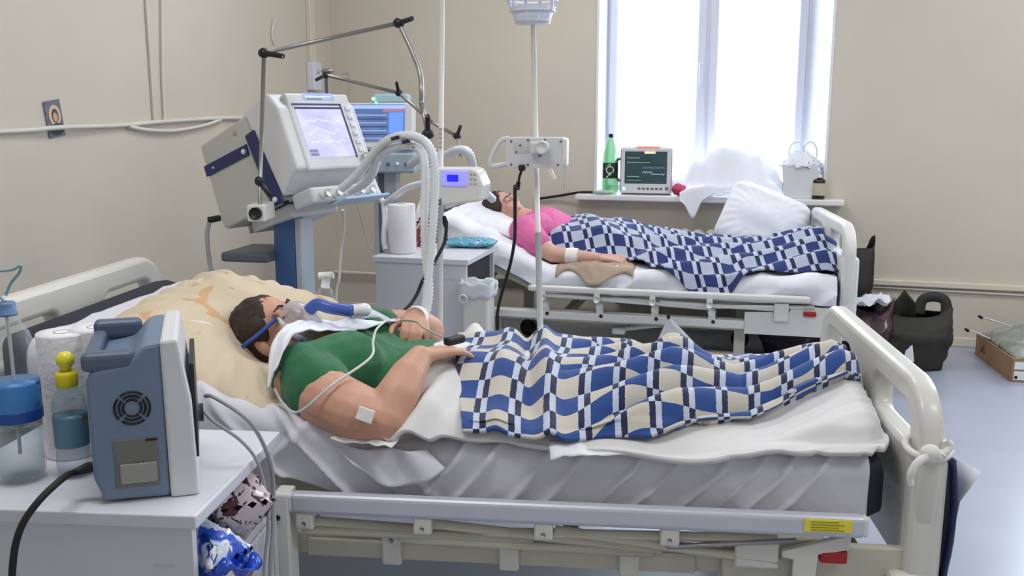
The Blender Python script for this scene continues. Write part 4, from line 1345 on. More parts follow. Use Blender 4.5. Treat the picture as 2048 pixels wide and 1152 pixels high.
N1 = Frame((-.56, 1.58), -5.0)
c1 = cabinet(N1.o, -5.0, .56, .46, .66, (.485, .634), 'white bedside cabinet in the foreground carrying bottles and a monitor')
mk_ = MB().box((-.088, .0108, .556), (-.052, .0122, .5585)).build('maker_mark', 'melamine_edge', c1)
N2 = Frame((-.20, 4.318), -14.0)
c2 = cabinet(N2.o, -14.0, .475, .52, .70, (.53, .674), 'white bedside cabinet between the beds carrying a paper roll')
MB().box((-.46, .034, .535), (-.03, .47, .668)).build('niche_dark_fill', 'dark_inside', c2)  # dark block added in the open niche to stand for its dark interior
MB().box((-.118, .0108, .60), (-.075, .0122, .6035)).build('maker_mark', 'melamine_edge', c2)

# ------------------------------------------------------------------ bedside monitor seen from its side
p0 = atz(205, 1008, .662)
MD = .168
t = thing('patient_monitor', 'blue grey patient monitor seen from its side on the foreground cabinet', 'monitor', p0, 18)
HT = .293; WD = .27; XF = MD * .70
g = MB(); g.prism([(0.004, .004), (XF, 0.0), (XF, HT), (XF - .03, HT - .004), (XF - .06, HT - .035), (.0, HT - .045), (-.012, HT - .06), (-.012, .05)], WD, bev=.007)
body = g.build('rear_housing', 'monitor_blue', t)
g = MB(); g.prism([(XF, -.002), (MD, -.002), (MD - .004, HT * .6), (MD - .022, HT + .006), (XF - .002, HT + .004)], WD + .01, M=Matrix.Translation((0, -.005, 0)), bev=.006)
bez = g.build('front_bezel', 'device_light', t)
MB().box((MD - .006, .03, .06), (MD + .003, WD - .03, HT - .05), .002).build('screen', 'black_plastic', bez)
MB().tube([(MD - .002, WD * .5, .115), (MD + .014, WD * .5, .115)], .018, 18).build('knob', 'monitor_blue_dark', bez)
# carrying handle: loop over the rear top
g = MB()
hp = [(XF - .035, .02, HT - .022), (XF - .075, .018, HT - .012), (-.008, .018, HT - .022), (-.014, .03, HT - .022), (-.014, WD - .03, HT - .004), (-.004, WD - .018, HT + .004), (XF - .075, WD - .018, HT + .012), (XF - .035, WD - .02, HT)]
g.box((-.018, .0, HT - .048), (XF - .045, .036, HT - .012), .011, 3).box((-.018, WD - .036, HT - .04), (XF - .045, WD, HT - .002), .011, 3).box((-.018, .02, HT - .045), (.008, WD - .02, HT - .02), .009, 3)
g.build('carry_handle', 'monitor_blue_dark', t)
# fan grille: slotted black rings on the side
gx, gz = XF * .53, HT * .60
for k, r in enumerate((.0155, .0225, .0300)):
    for q in range(4):
        pts = [(gx + r * math.cos(rad(45 + 90 * q + a_)), -.0012, gz + r * math.sin(rad(45 + 90 * q + a_))) for a_ in np.linspace(6, 84, 12)]
        MB().tube(pts, .0022, 6).build('fan_slot', 'rubber_black', body)
px0, px1, pz0, pz1 = XF * .22, XF * .86, .026, .118
pn = MB().box((px0, -.0025, pz0), (px1, .002, pz1), .0015).build('printer_door', 'taupe_panel', body)
MB().box((px0 + .008, -.006, pz0 + .008), (px1 - .004, -.001, pz0 + .046), .003).build('door_lip', mat('taupe_light', (150, 149, 144), .5), pn)
MB().box((px0 + .055, -.0042, pz1 - .006), (px0 + .075, -.002, pz1 - .001), .001).build('door_catch', 'rubber_black', pn)
MB().tube([(px0 + .036, -.0032, .068), (px0 + .040, -.0032, .074), (px0 + .044, -.0032, .068), (px0 + .048, -.0032, .074), (px0 + .050, -.0032, .067)], .0008, 5).build('door_symbol', 'rubber_black', pn)
pl = thing('power_cord', 'black power cord plugged into the back of the foreground monitor', 'cord')
q0 = p0 + V((-.012, .03, .062))
MB().tube([q0 + V((.0, 0, 0)), q0 + V((-.02, -.005, -.002)), q0 + V((-.045, -.012, -.01))], [.010, .0105, .0065], 10).build('plug', 'rubber_black', pl)
MB().tube(spline([q0 + V((-.04, -.012, -.009)), at(128, 955, 1.60), at(75, 1005, 1.55), at(38, 1065, 1.53), at(24, 1150, 1.52), at(22, 1300, 1.52), at(20, 1600, 1.54), (at(20, 1600, 1.54).xy.to_3d() + V((0, 0, .02)))], 10), .0062, 10).build('cable', 'rubber_black', pl)

# grey sensor leads running from the monitor over the cabinet edge
for pts, lab in (([p0 + V((MD - .03, .18, .15)), at(430, 795, 1.80), at(490, 835, 1.8), at(525, 885, 1.88), at(545, 950, 1.95), at(546, 1050, 1.93), at(540, 1150, 1.92), at(536, 1400, 1.92)], 'thick grey lead arching from the foreground monitor down past the bed rail'),
                 ([p0 + V((MD - .035, .18, .118)), at(430, 845, 1.80), at(480, 880, 1.82), at(515, 925, 1.86), at(534, 1000, 1.88), at(536, 1060, 1.88), at(528, 1150, 1.88), at(520, 1400, 1.88)], 'thin grey lead hanging from the foreground monitor beside the candy bags')):
    o = MB().tube(spline(pts, 10), .0045 if 'thick' in lab else .0035, 8).build('sensor_lead', 'tube_grey'); tag(o, lab, 'cable')

# ------------------------------------------------------------------ ventilator at the left wall
vo = at(590, 520, 3.66); vo.z = 0
ps = rad(34)
t = thing('ventilator', 'large grey ventilator with a lavender screen on a blue column', 'ventilator', vo, 0)
CR = Matrix.Rotation(-rad(12), 4, 'Z')
MB().box((-.058, -.06, .1), (.03, .06, .98), .008, M=CR).build('column', 'column_blue', t)
MB().box((.03, -.06, .1), (.055, .06, .97), .006, M=CR).build('column_trim', 'column_grey', t)
MB().box((-.30, -.24, .10), (.26, .24, .15), .02, M=CR).build('base', 'column_grey', t)
for x, y in ((-.25, -.2), (-.25, .2), (.2, -.2), (.2, .2)):
    MB().tube([CR @ V((x, y - .015, .05)), CR @ V((x, y + .015, .05))], .05, 16).build('castor', 'black_plastic', t)
MB().box((-.245, -.13, .805), (-.05, .13, .842), .01, M=CR).build('shelf', mat('shelf_grey', (92, 100, 110), .5), t)
xv = V((math.cos(ps) * math.cos(rad(20)), -math.sin(ps) * math.cos(rad(20)), math.sin(rad(20))))
corner = at(399, 292, 3.74) - vo
BM = basis(xv, (0, 0, 1), corner)          # x' forward to the screen, y' away from the camera, z' up; origin: rear top camera-side corner
g = MB(); g.prism([(0, 0), (.36, .024), (.36, -.33), (.02, -.345), (0, -.33)], .37, M=BM, bev=.010)
vb = g.build('body', 'device_grey', t)
g = MB(); g.prism([(.285, .026), (.41, .045), (.43, .045), (.465, -.02), (.475, -.255), (.44, -.27), (.36, -.325)], .40, M=BM @ Matrix.Translation((.02, -.015, 0)), bev=.010)
vc = g.build('console', 'device_light', t)
# display hump, screens
FM = BM @ Matrix.Translation((.495, 0, -.265)) @ Matrix.Rotation(rad(-3), 4, 'Y') @ Matrix.Rotation(rad(90), 4, 'Z')
MB().box((.035, -.008, .0), (.36, .02, .30), .008, M=FM).build('bezel', 'device_light', vc)
quad_screen('screen', 'screen_lavender', vc, FM @ Matrix.Translation((.06, -.009, .045)), .235, .205)
sc = MB(); W0, H0 = .235, .205
sc.box((.052, -.0095, .25), (.303, -.006, .258), M=FM).box((.295, -.0095, .04), (.305, -.006, .258), M=FM).build('screen_surround', mat('screen_edge', (70, 72, 92), .4), vc)
quad_screen('status_display', 'screen_small', vc, FM @ Matrix.Translation((.12, -.0092, .272)), .16, .028)
for i in range(6):
    MB().box((.322, -.014, .06 + .034 * i), (.345, -.006, .078 + .034 * i), .003, M=FM).build('button', 'pvc_white', vc)
MB().tube([FM @ V((.333, -.03, .035)), FM @ V((.333, -.006, .035))], .016, 14).build('dial', 'device_grey', vc)
# navy trim bands on the camera side
MB().box((-.004, -.006, -.125), (.262, .0, -.082), .002, M=BM).build('trim_band', 'device_navy', vb)
g = MB(); g.prism([(.288, -.06), (.34, -.054), (.385, -.345), (.325, -.345)], .012, M=BM @ Matrix.Translation((0, -.024, 0)), bev=.002)
g.build('trim_band', 'device_navy', vb)
for x, z in ((.240, -.105), (.352, -.325), (.05, -.105)):
    MB().ball((0, 0, 0), .0105 if x > .1 else .005, 8, M=BM @ Matrix.Translation((x, -.026 if x > .25 else -.006, z))).build('trim_screw', 'device_white', vb)
MB().ball((0, 0, 0), .011, 8, M=BM @ Matrix.Translation((.215, -.002, -.022)), sc=(1, .3, 1)).build('badge', mat('badge_rose', (196, 160, 150), .5), vb)
# gas block below the screen
g = MB(); g.box((.385, .02, -.385), (.495, .36, -.325), .010, M=BM); gb_ = g.build('gas_block', mat('block_blue', (204, 208, 212), .4), t)
for i in range(5):
    MB().tube([BM @ V((.50, .07 + .06 * i, -.36)), BM @ V((.53, .07 + .06 * i, -.36))], .015, 12).build('gas_port', 'device_white', gb_)
MB().box((.46, .12, -.398), (.555, .36, -.388), .003, M=BM).build('tray', mat('tray_blue', (186, 210, 236), .35), gb_)
MB().box((.345, .014, -.35), (.37, .022, -.335), .002, M=BM).build('port_mark', 'rubber_black', gb_)
MB().tube([BM @ V((.05, .1, -.35)), BM @ V((.05, .1, -.375))], .018, 12).build('foot', 'device_grey', t)
MB().tube([BM @ V((.2, .1, -.35)), BM @ V((.2, .1, -.38))], .014, 12).build('foot', 'device_grey', t)
MB().box((.10, .05, -.39), (.33, .30, -.34), .01, M=BM).build('mount', 'device_light', t)
cr = at(430, 438, 3.6) - vo
MB().tube([cr + V((.02, 0, .004)), cr, cr + V((-.025, 0, -.004))], .012, 8).build('cable_gland', 'rubber_black', t)
MB().tube(spline([cr + V((-.02, 0, -.004)), at(414, 470, 3.6) - vo, at(420, 530, 3.6) - vo, at(432, 570, 3.6) - vo, at(440, 700, 3.6) - vo, V((at(440, 700, 3.6).x, 3.6, .03)) - V((vo.x, vo.y, 0))], 8), .009, 8).build('mains_cable', 'tube_grey', t)


def levered_arm(t, pts, levers, r=.0075):
    """jointed hose arm: steel rods between black clamp joints with lever handles"""
    for a_, b_ in zip(pts, pts[1:]):
        MB().tube([a_, b_], r, 10).build('rod', 'arm_steel', t)
    for p, d in levers:
        j = MB().ball(p, .021, 8, sc=(1, 1, .85)).build('joint', 'black_plastic', t)
        q = Vector(p) + Vector(d)
        MB().tube([Vector(p), Vector(p).lerp(q, .3), q], [.009, .0095, .0085], 8).build('lever', 'black_plastic', j)


# hose arm of the near ventilator
Y_ = 3.36
t = thing('hose_arm', 'steel jointed arm with black levers rising from the near ventilator', 'arm', at(518, 425, Y_))
o_ = at(518, 425, Y_)
A = [at(519, 420, Y_), at(522, 260, Y_), at(528, 106, Y_)]
Bp, Cp, Dp, Ep, Fp = at(528, 106, Y_), at(798, 46, 3.30), at(840, 146, 3.25), at(842, 205, 3.22), at(826, 296, 3.12)
levered_arm(t, [p - o_ for p in (A[0], Bp, Cp)], [(Bp - o_, at(567, 113, Y_ - .03) - Bp), (Cp - o_, at(824, 37, 3.25) - Cp)])
MB().tube([p - o_ for p in spline([Cp, at(825, 105, 3.27), Dp, at(843, 180, 3.22), Ep], 6)], .0085, 10).build('rod', 'arm_steel', t)
Gp = at(856, 268, 3.16)
levered_arm(t, [Ep - o_, Gp - o_], [(Gp - o_, at(855, 250, 3.12) - Gp + V((0, 0, .03)))], .008)
MB().tube([Gp - o_, Fp - o_], .007, 8).build('hose_hook', 'arm_steel', t)
MB().box((-.035, -.03, -.03), (.03, .11, .03), .006).build('clamp', 'device_white', t)
MB().tube([(-.002, -.05, 0), (-.002, -.028, 0)], .022, 14).build('clamp_knob', 'black_plastic', t)
Lp = at(519, 362, Y_)
MB().ball(Lp - o_, .018, 8).tube([Lp - o_, at(540, 392, Y_ - .03) - o_], .009, 8).build('lever', 'black_plastic', t)

# far ventilator in the corner
v2 = at(778, 420, 5.35); v2.z = 0
t = thing('ventilator', 'small blue screened ventilator on a slim stand in the room corner', 'ventilator', v2, -6)
MB().box((-.075, -.05, .1), (.06, .05, 1.13), .008).build('column', 'column_grey', t)
MB().box((-.045, -.056, .3), (-.012, -.045, 1.12), .003).build('column_trim', 'monitor_blue_dark', t)
MB().box((-.26, -.26, .09), (.26, .26, .13), .02).build('base', 'column_grey', t)
for x, y in ((-.2, -.2), (-.2, .2), (.2, -.2), (.2, .2)):
    MB().tube([(x, y - .015, .046), (x, y + .015, .046)], .045, 14).build('castor', 'black_plastic', t)
MB().box((-.14, -.02, .89), (-.07, .02, .915), .006).build('rail_hook', 'black_plastic', t)
zz = .0
b0 = at(735, 344, 5.3).z
MB().box((-.13, -.16, b0), (.185, .14, b0 + .11), .012).build('body', mat('vent2_body', (156, 174, 188), .4), t)
for i in range(5):
    MB().ball((-.06 + .05 * i, -.162, b0 + .05), .011, 8).build('port', 'pvc_white' if i % 2 else 'monitor_blue_dark', t)
TM = Matrix.Translation((-.225, -.13, b0 + .125)) @ Matrix.Rotation(rad(-8), 4, 'X')
hd = MB().box((0, 0, 0), (.395, .09, .255), .014, 3, M=TM).build('display_head', 'device_light', t)
quad_screen('screen', 'screen_blue', hd, TM @ Matrix.Translation((.035, -.003, .045)), .315, .20)
MB().box((.17, .005, .25), (.37, .08, .305), .012, M=TM).build('alarm_hump', mat('hump_blue', (168, 196, 206), .4), hd)
MB().ball((0, 0, 0), .010, 8, M=TM @ Matrix.Translation((.175, -.004, .275))).build('alarm_lamp', 'led_green', hd)
MB().ball((0, 0, 0), .006, 8, M=TM @ Matrix.Translation((.19, -.005, .255))).build('alarm_lamp', 'led_green', hd)
for i in range(7):
    MB().box((.05 + .045 * i, -.006, .012), (.078 + .045 * i, .002, .028), .003, M=TM).build('key', 'pvc_white' if i % 3 else 'black_plastic', hd)
o_ = at(652, 200, 5.25)
t = thing('hose_arm', 'steel jointed arm with black levers reaching from the corner over the far bed', 'arm', o_)
a0, a1, a2, a3, a4 = at(658, 330, 5.3), at(652, 150, 5.25), at(798, 186, 5.0), at(866, 246, 4.85), at(914, 272, 4.75)
levered_arm(t, [a0 - o_, a1 - o_, a2 - o_, a3 - o_, a4 - o_], [(a1 - o_, at(632, 160, 5.2) - a1), (a2 - o_, at(793, 165, 4.95) - a2), (a4 - o_, at(921, 252, 4.7) - a4)], .009)
MB().ball(at(655, 142, 5.25) - o_, .02, 8, sc=(1.8, .8, .7)).build('joint', 'arm_steel', t)
MB().tube([a4 - o_, at(922, 312, 4.7) - o_], .008, 8).build('hose_hook', 'tube_grey', t)

# ------------------------------------------------------------------ drip stands and pumps
def star_base(mb_t, x, y):
    for i in range(5):
        a_ = 2 * PI * i / 5 + .3
        e = V((x + .185 * math.cos(a_), y + .185 * math.sin(a_), .075))
        l_ = MB().tube([V((x, y, .10)), e], .013, 8).build('foot', 'device_white', mb_t)
        MB().tube([e + V((0, -.012, -.045)), e + V((0, .012, -.045))], .028, 12).tube([e, e + V((0, 0, -.045))], .008, 6).build('castor', 'black_plastic', l_)


def drip_stand(top, low, zt, label, basket=True):
    d = (low - top); k = (.1 - top.z) / d.z
    foot = top + d * k
    up = top + d * ((zt - top.z) / d.z)
    t = thing('drip_stand', label, 'drip stand', (foot.x, foot.y, 0))
    q = lambda p: p - V((foot.x, foot.y, 0))
    mid = foot.lerp(up, .48)
    MB().tube([q(foot), q(mid)], .0125, 12).build('lower_tube', 'device_white', t)
    MB().tube([q(mid), q(up)], .0098, 12).build('upper_tube', 'device_white', t)
    star_base(t, 0, 0)
    return t, q, up


t, q, up = drip_stand(at(1066, 40, 3.75), at(1081, 680, 3.75), at(1064, 12, 3.75).z, 'white drip stand with a plastic bottle basket between the beds')
c = q(up)
bk = MB()
for rz_, r_ in ((-.055, .066), (-.02, .084), (.02, .094)):
    bk.tube([c + V((r_ * math.cos(2 * PI * i / 24), r_ * math.sin(2 * PI * i / 24), rz_)) for i in range(24)], .0045, 6, closed=True)
for i in range(10):
    a_ = 2 * PI * i / 10
    bk.tube([c + V((.060 * math.cos(a_), .060 * math.sin(a_), -.062)), c + V((.096 * math.cos(a_), .096 * math.sin(a_), .03))], .0055, 6)
bk.lathe([(.006, -.066), (.066, -.066), (.072, -.04), (.088, -.005), (.084, -.005), (.062, -.058), (.006, -.058)], 20, Matrix.Translation(c))
bk.build('basket', 'pvc_white', t)
for i in range(4):
    a_ = PI / 4 + PI / 2 * i; dx, dy = math.cos(a_), math.sin(a_)
    MB().tube(spline([c + V((0, 0, -.02)), c + V((.06 * dx, .06 * dy, -.01)), c + V((.095 * dx, .095 * dy, -.02)), c + V((.105 * dx, .105 * dy, .02))], 5), .0045, 6).build('hook', 'pvc_white', t)
t, q, up = drip_stand(at(884, 10, 3.72), at(880, 560, 3.72), 2.25, 'plain white drip stand carrying the pump with the blue display')
for i in range(5): MB().box((-.006, -.016, -.004), (.006, -.010, .004), M=Matrix.Translation(q(at(881, 258 + 9 * i, 3.72)))).build('scale_mark', 'tube_grey', t)

# pump with blue display
pc = at(852, 416, 3.60)
t = thing('infusion_pump', 'white pump with a glowing blue display clamped to a drip stand', 'pump', pc, -14)
g = MB(); g.prism([(0, 0.0), (.215, .03), (.225, .09), (.20, .145), (.18, .152), (.01, .150), (-.004, .14)], .12, bev=.012)
pb = g.build('body', 'device_white', t)
MB().box((.065, -.010, .085), (.165, .004, .145), .008).build('display_panel', 'lcd_glow', pb)
MB().box((.088, -.0125, .102), (.132, -.009, .128), .002).build('display', 'lcd_blue', pb)
for i in range(3):
    for j in range(2): MB().ball((.178 + .016 * j, -.001, .095 + .018 * i), .006, 8, sc=(1, .5, 1)).build('button', 'device_grey', pb)
MB().box((.018, -.006, .012), (.062, .004, .038), .012, 3).build('vent', mat('vent_grey', (120, 116, 116), .5), pb)
MB().box((-.02, .09, .04), (.06, .14, .10), .008).build('clamp', 'device_grey', t)
# tubing and mains lead of that pump
t = thing('power_cord', 'black cord hanging from the pump with the blue display', 'cord')
MB().tube([at(888, 432, 3.55), at(891, 446, 3.55), at(893, 458, 3.55)], [.006, .011, .006], 10).build('plug', 'rubber_black', t)
MB().tube(spline([at(893, 456, 3.55), at(889, 485, 3.5), at(868, 525, 3.45), at(846, 560, 3.42), at(832, 592, 3.4), at(812, 618, 3.35), at(780, 640, 3.3), at(745, 660, 3.28), at(720, 680, 3.26), at(716, 900, 3.26), V((-.42, 3.3, .02))], 10), .0068, 8).build('cable', 'rubber_black', t)

# pump seen from behind on the basket stand
pc = at(976, 335, 3.68)
t = thing('infusion_pump', 'pale grey pump seen from behind with a loop handle on the basket stand', 'pump', pc, -8)
g = MB(); g.prism(rrect(.07, .0, .30, .115, .016), .07, bev=.006); pb = g.build('body', 'device_light', t)
MB().tube(spline([(.08, .03, .112), (.045, .03, .10), (.012, .03, .05), (.004, .03, .01), (.02, .03, .004), (.08, .03, .014)], 6), .0095, 10).build('carry_handle', 'device_light', t)
MB().box((.285, -.006, .004), (.305, .074, .112), .008).build('end_cap', 'device_white', t)
for x, z in ((.09, .10), (.155, .105), (.22, .105), (.28, .10), (.09, .012), (.155, .012), (.27, .012), (.11, .06), (.20, .045), (.125, .085), (.185, .06)):
    MB().ball((x, -.002, z), .0048, 6, sc=(1, .6, 1)).build('screw', 'taupe_panel', pb)
MB().box((.10, -.0022, .055), (.16, 0, .095), .001).build('rating_plate', mat('plate_grey', (206, 204, 200), .5, var=.1, vscale=60), pb)
MB().tube([(.213, -.06, .078), (.213, .0, .078)], [.022, .026], 18).build('clamp_knob', 'device_white', t)
MB().box((.165, -.05, .055), (.215, .0, .10), .008).build('clamp', 'device_light', t)
MB().box((.12, -.02, -.012), (.145, .02, .012), .006).tube([(.132, 0, -.005), (.122, 0, -.035), (.118, 0, -.06)], .005, 8).tube([(.118, 0, -.055), (.116, 0, -.085)], [.009, .007], 8).build('connector', 'rubber_black', t)
MB().prism([(.225, -.005), (.25, -.045), (.262, -.04), (.245, .0)], .012, bev=.002).build('clip', 'device_white', t)
MB().tube(spline([(.296, .0, .05), (.30, -.01, .0), (.297, 0, -.05), (.298, .01, -.09)], 6), .0028, 6).build('thin_lead', 'tube_clear', t)

# ------------------------------------------------------------------ breathing hoses
h = thing('breathing_hose', 'white corrugated hose pair arching from the ventilator to the foreground patient', 'hose')
mo = B1.p(*E3)
g = MB(); hose(g, [at(682, 378, 3.30), at(712, 352, 3.26), at(738, 318, 3.22), at(765, 288, 3.18), at(800, 272, 3.14), at(838, 276, 3.10), at(862, 300, 3.06), at(870, 345, 3.04), at(868, 420, 3.02), at(862, 500, 3.0), at(855, 570, 2.98), at(846, 628, 2.95), at(826, 664, 2.90)], .0135); g.build('inspiratory_hose', 'hose_white', h)
g = MB(); hose(g, [at(700, 382, 3.34), at(728, 368, 3.30), at(746, 345, 3.26), at(756, 315, 3.22), at(785, 296, 3.18), at(825, 292, 3.14), at(845, 308, 3.10), at(850, 350, 3.07), at(848, 430, 3.04), at(852, 520, 3.02), at(858, 580, 2.99), at(850, 632, 2.95), at(826, 664, 2.90)], .0135); g.build('expiratory_hose', 'hose_white', h)
g = MB(); hose(g, [at(826, 664, 2.90), at(800, 662, 2.84), at(770, 645, 2.80), at(735, 628, 2.74), at(705, 622, 2.68), mo + V((.03, .02, 0)), mo], .0165); g.build('mask_hose', 'hose_white', h)
MB().tube([at(836, 660, 2.92), at(815, 666, 2.87)], .021, 14).build('y_connector', 'mask_clear', h)
for (u, v, Y) in ((790, 276, 3.14), (812, 283, 3.14)):
    MB().tube([at(u - 8, v + 2, Y - .02), at(u + 8, v - 2, Y - .02)], .006, 8).build('hose_clip', 'black_plastic', h)
h = thing('breathing_hose', 'white corrugated hose looping between the paper roll and the far ventilator', 'hose')
g = MB(); hose(g, [at(742, 352, 5.0), at(752, 378, 4.85), at(768, 405, 4.7), at(790, 392, 4.6), at(815, 375, 4.55), at(845, 366, 4.5)], .014); g.build('hose_run', 'hose_white', h)
g = MB(); hose(g, [at(768, 405, 4.7), at(770, 440, 4.62), at(768, 480, 4.55), at(772, 500, 4.52)], .014); g.build('hose_run', 'hose_white', h)
h = thing('breathing_hose', 'white hose arching behind the blue display pump towards the far patient', 'hose')
g = MB(); hose(g, [at(820, 330, 5.1), at(845, 315, 4.9), at(885, 312, 4.8), at(915, 300, 4.7), at(938, 305, 4.65), at(946, 335, 4.7), at(958, 372, 4.85), at(985, 398, 5.05)], .019); g.build('hose_run', 'hose_white', h)
h = thing('water_trap', 'small clear plastic valve with a white cap beside the foreground pillow', 'valve', at(650, 590, 3.02))
MB().lathe([(.0, -.05), (.026, -.05), (.03, -.03), (.03, .0), (.02, .02), (.012, .03), (.012, .06)], 18, Matrix.Rotation(.15, 4, 'Y')).build('jar', 'clear_plastic', h)
MB().tube([(.0, 0, .025), (.008, 0, .062)], .014, 12).tube([(-.018, 0, .062), (.03, 0, .066)], .012, 12).build('valve_cap', 'hose_white', h)
MB().tube(spline([(.0, 0, -.045), (.02, -.03, -.06), (.03, -.10, -.09), (.0, -.16, -.13), (-.02, -.22, -.16)], 6), .006, 8).build('tube_stub', 'tube_clear', h)
# wires hanging between the ventilator and the corner
for pts, m_, r_, lab in (([at(686, 420, 3.45), at(688, 450, 3.5), at(682, 500, 3.55), at(678, 560, 3.55), at(672, 610, 3.55), at(668, 900, 3.5)], 'tube_clear', .006, 'pale tube hanging from the gas block of the large ventilator'),
                         ([at(712, 385, 5.2), at(720, 430, 5.2), at(735, 480, 5.2), at(748, 503, 5.1)], 'tube_grey', .004, 'thin grey wire drooping behind the cabinet between the beds'),
                         ([WF.p(.02, -.5, 1.35), at(690, 190, 6.3), at(696, 150, 6.4), at(682, 148, 6.3)], 'tube_grey', .004, 'thin grey wire looping up by the corner outlet box'),
                         ([at(1030, 372, 3.72), at(1030, 430, 3.9), at(1029, 480, 4.1), at(1020, 530, 4.25), at(1004, 585, 4.3), at(996, 620, 4.3), at(995, 660, 4.3), at(1000, 900, 4.3)], 'rubber_black', .0075, 'black cable hanging along the side of the bed by the window'),
                         ([WF.p(1.45, -.02, .815), WF.p(1.6, -.03, .84), WF.p(1.76, -.06, .869), WF.p(1.9, -.04, .869)], 'rubber_black', .008, 'black cable running along the wall onto the window sill')):
    o = MB().tube(spline(pts, 8), r_, 8).build('loose_cable', m_); tag(o, lab, 'cable')

# ------------------------------------------------------------------ things on the foreground cabinet
CT1 = .661
def up_to(u, v, base):
    """height above base of the point seen at (u, v) straight above base"""
    return at(u, v, base.y).z - base.z


b = atz(45, 956, CT1)
t = thing('water_bottle', 'large clear plastic water bottle with a blue label and blue cap', 'bottle', b)
R_ = .046; HB = up_to(45, 604, b) - .0
MB().lathe([(.0, .004), (.03, .0), (R_ * .95, .012), (R_, .03), (R_ * .96, .06), (R_, .08), (R_, .10), (R_ * .98, .115), (R_ * .98, .175), (R_, .185), (R_, .20), (R_ * .97, .215), (R_, .235), (R_ * .98, .255), (R_ * .80, .288), (R_ * .5, .312), (.016, .328), (.014, HB - .02)], 32).build('bottle_body', 'clear_plastic', t)
MB().lathe([(R_ * .9, .014), (R_ * .94, .10)], 28).build('water_fill', 'clear_blueish', t)
lb = MB().lathe([(R_ + .0008, .122), (R_ + .0012, .127), (R_ + .0012, .192), (R_ + .0008, .197)], 32).build('label', 'bottle_label_blue', t)
MB().lathe([(R_ + .0018, .122), (R_ + .002, .124), (R_ + .002, .142), (R_ + .0018, .144)], 32).build('label_stripe', mat('label_deep', (30, 78, 160), .4, var=.25, vscale=40), lb)
MB().lathe([(.0, HB), (.016, HB), (.0175, HB - .004), (.0175, HB - .02), (.02, HB - .021), (.02, HB - .025), (.012, HB - .025)], 24).build('cap', 'cap_blue', t)
MB().tube(spline([(.0, .0, .05), (.002, 0, .2), (.0, 0, HB)], 6), .0035, 8).build('dip_tube', 'tube_clear', t)
MB().tube(spline([(0, 0, HB), (-.022, .005, HB + .02), (-.030, .0, HB + .045), (-.01, 0, HB + .058), (.02, .0, HB + .062), (.036, .0, HB + .070), (.03, .003, HB + .055), (.012, .004, HB + .035), (.0, .004, HB + .012)], 8), .0028, 8).build('tube_loop', mat('tube_teal', (140, 176, 186), .4), t)

b = atz(150, 948, CT1)
t = thing('water_bottle', 'small water bottle with a yellow sport cap and a printed label', 'bottle', b)
R_ = .032; HB = .185
MB().lathe([(.0, .004), (.022, .0), (R_ * .95, .01), (R_, .03), (R_ * .95, .05), (R_ * .97, .06), (R_ * .97, .125), (R_, .135), (R_ * .92, .155), (R_ * .6, .178), (.016, HB), (.015, HB + .008)], 28).build('bottle_body', 'clear_blueish', t)
MB().lathe([(R_ * .985, .062), (R_ * 1.0, .066), (R_ * 1.0, .120), (R_ * .985, .124)], 28).build('label', 'bottle_label_small', t)
MB().lathe([(.0195, HB - .004), (.0205, HB), (.0205, HB + .018), (.0185, HB + .024), (.012, HB + .026)], 22).build('cap', 'cap_yellow', t)
MB().lathe([(.0, HB + .064), (.010, HB + .062), (.0165, HB + .052), (.0165, HB + .042), (.010, HB + .032), (.009, HB + .024)], 18).build('sport_lid', mat('lid_yellow', (232, 222, 60), .3), t)

for u, v, Y, top, lab in ((128, 700, 1.90, 652, 'tall white paper towel roll behind the small yellow-capped bottle'), (196, 700, 1.93, 642, 'white paper towel roll half hidden behind the foreground monitor')):
    b = at(u, v, Y); b.z = CT1
    t = thing('paper_roll', lab, 'paper roll', b)
    hh = at(u, top, Y).z - CT1 - .012
    MB().lathe([(.018, 0), (.05, 0), (.0515, .004), (.0515, hh - .004), (.05, hh), (.018, hh)], 32).build('paper', 'paper_roll', t)
    MB().lathe([(.0185, hh - .003), (.0185, hh - .03), (.0, hh - .03)], 20).lathe([(.0185, hh - .03), (.0185, hh + .0008), (.0165, hh + .0008), (.0165, hh - .03)], 20).build('core', 'card_core', t)


def crumpled(name, w_, d_, h_, m, M, seed, label, cat, ends=True, group=None):
    """soft filled packet with crimped ends"""
    n, k = 34, 28
    G = np.zeros((n, k + 1, 3))
    for i in range(n):
        s_ = i / (n - 1) * 2 - 1
        e = max(.0, 1 - abs(s_) ** 3.5) ** .6
        for j in range(k + 1):
            a_ = 2 * PI * (j % k) / k
            q = .82 + .30 * (float(fbm(np.array(i * .22 + seed), np.array((j % k) * .35 + seed * 3))) - .3)
            fl = 1 + .25 * (1 - e)
            G[i, j] = (s_ * w_ / 2, math.cos(a_) * d_ / 2 * (e * q * 1.0 + .0) + (1 - e) * math.cos(a_) * d_ * .55, h_ / 2 + math.sin(a_) * h_ / 2 * (e * q + .03) + .006 * math.sin(j * 3 + i))
    o = MB().grid(G).build(name, m, None)
    o.matrix_world = M
    return tag(o, label, cat, group)


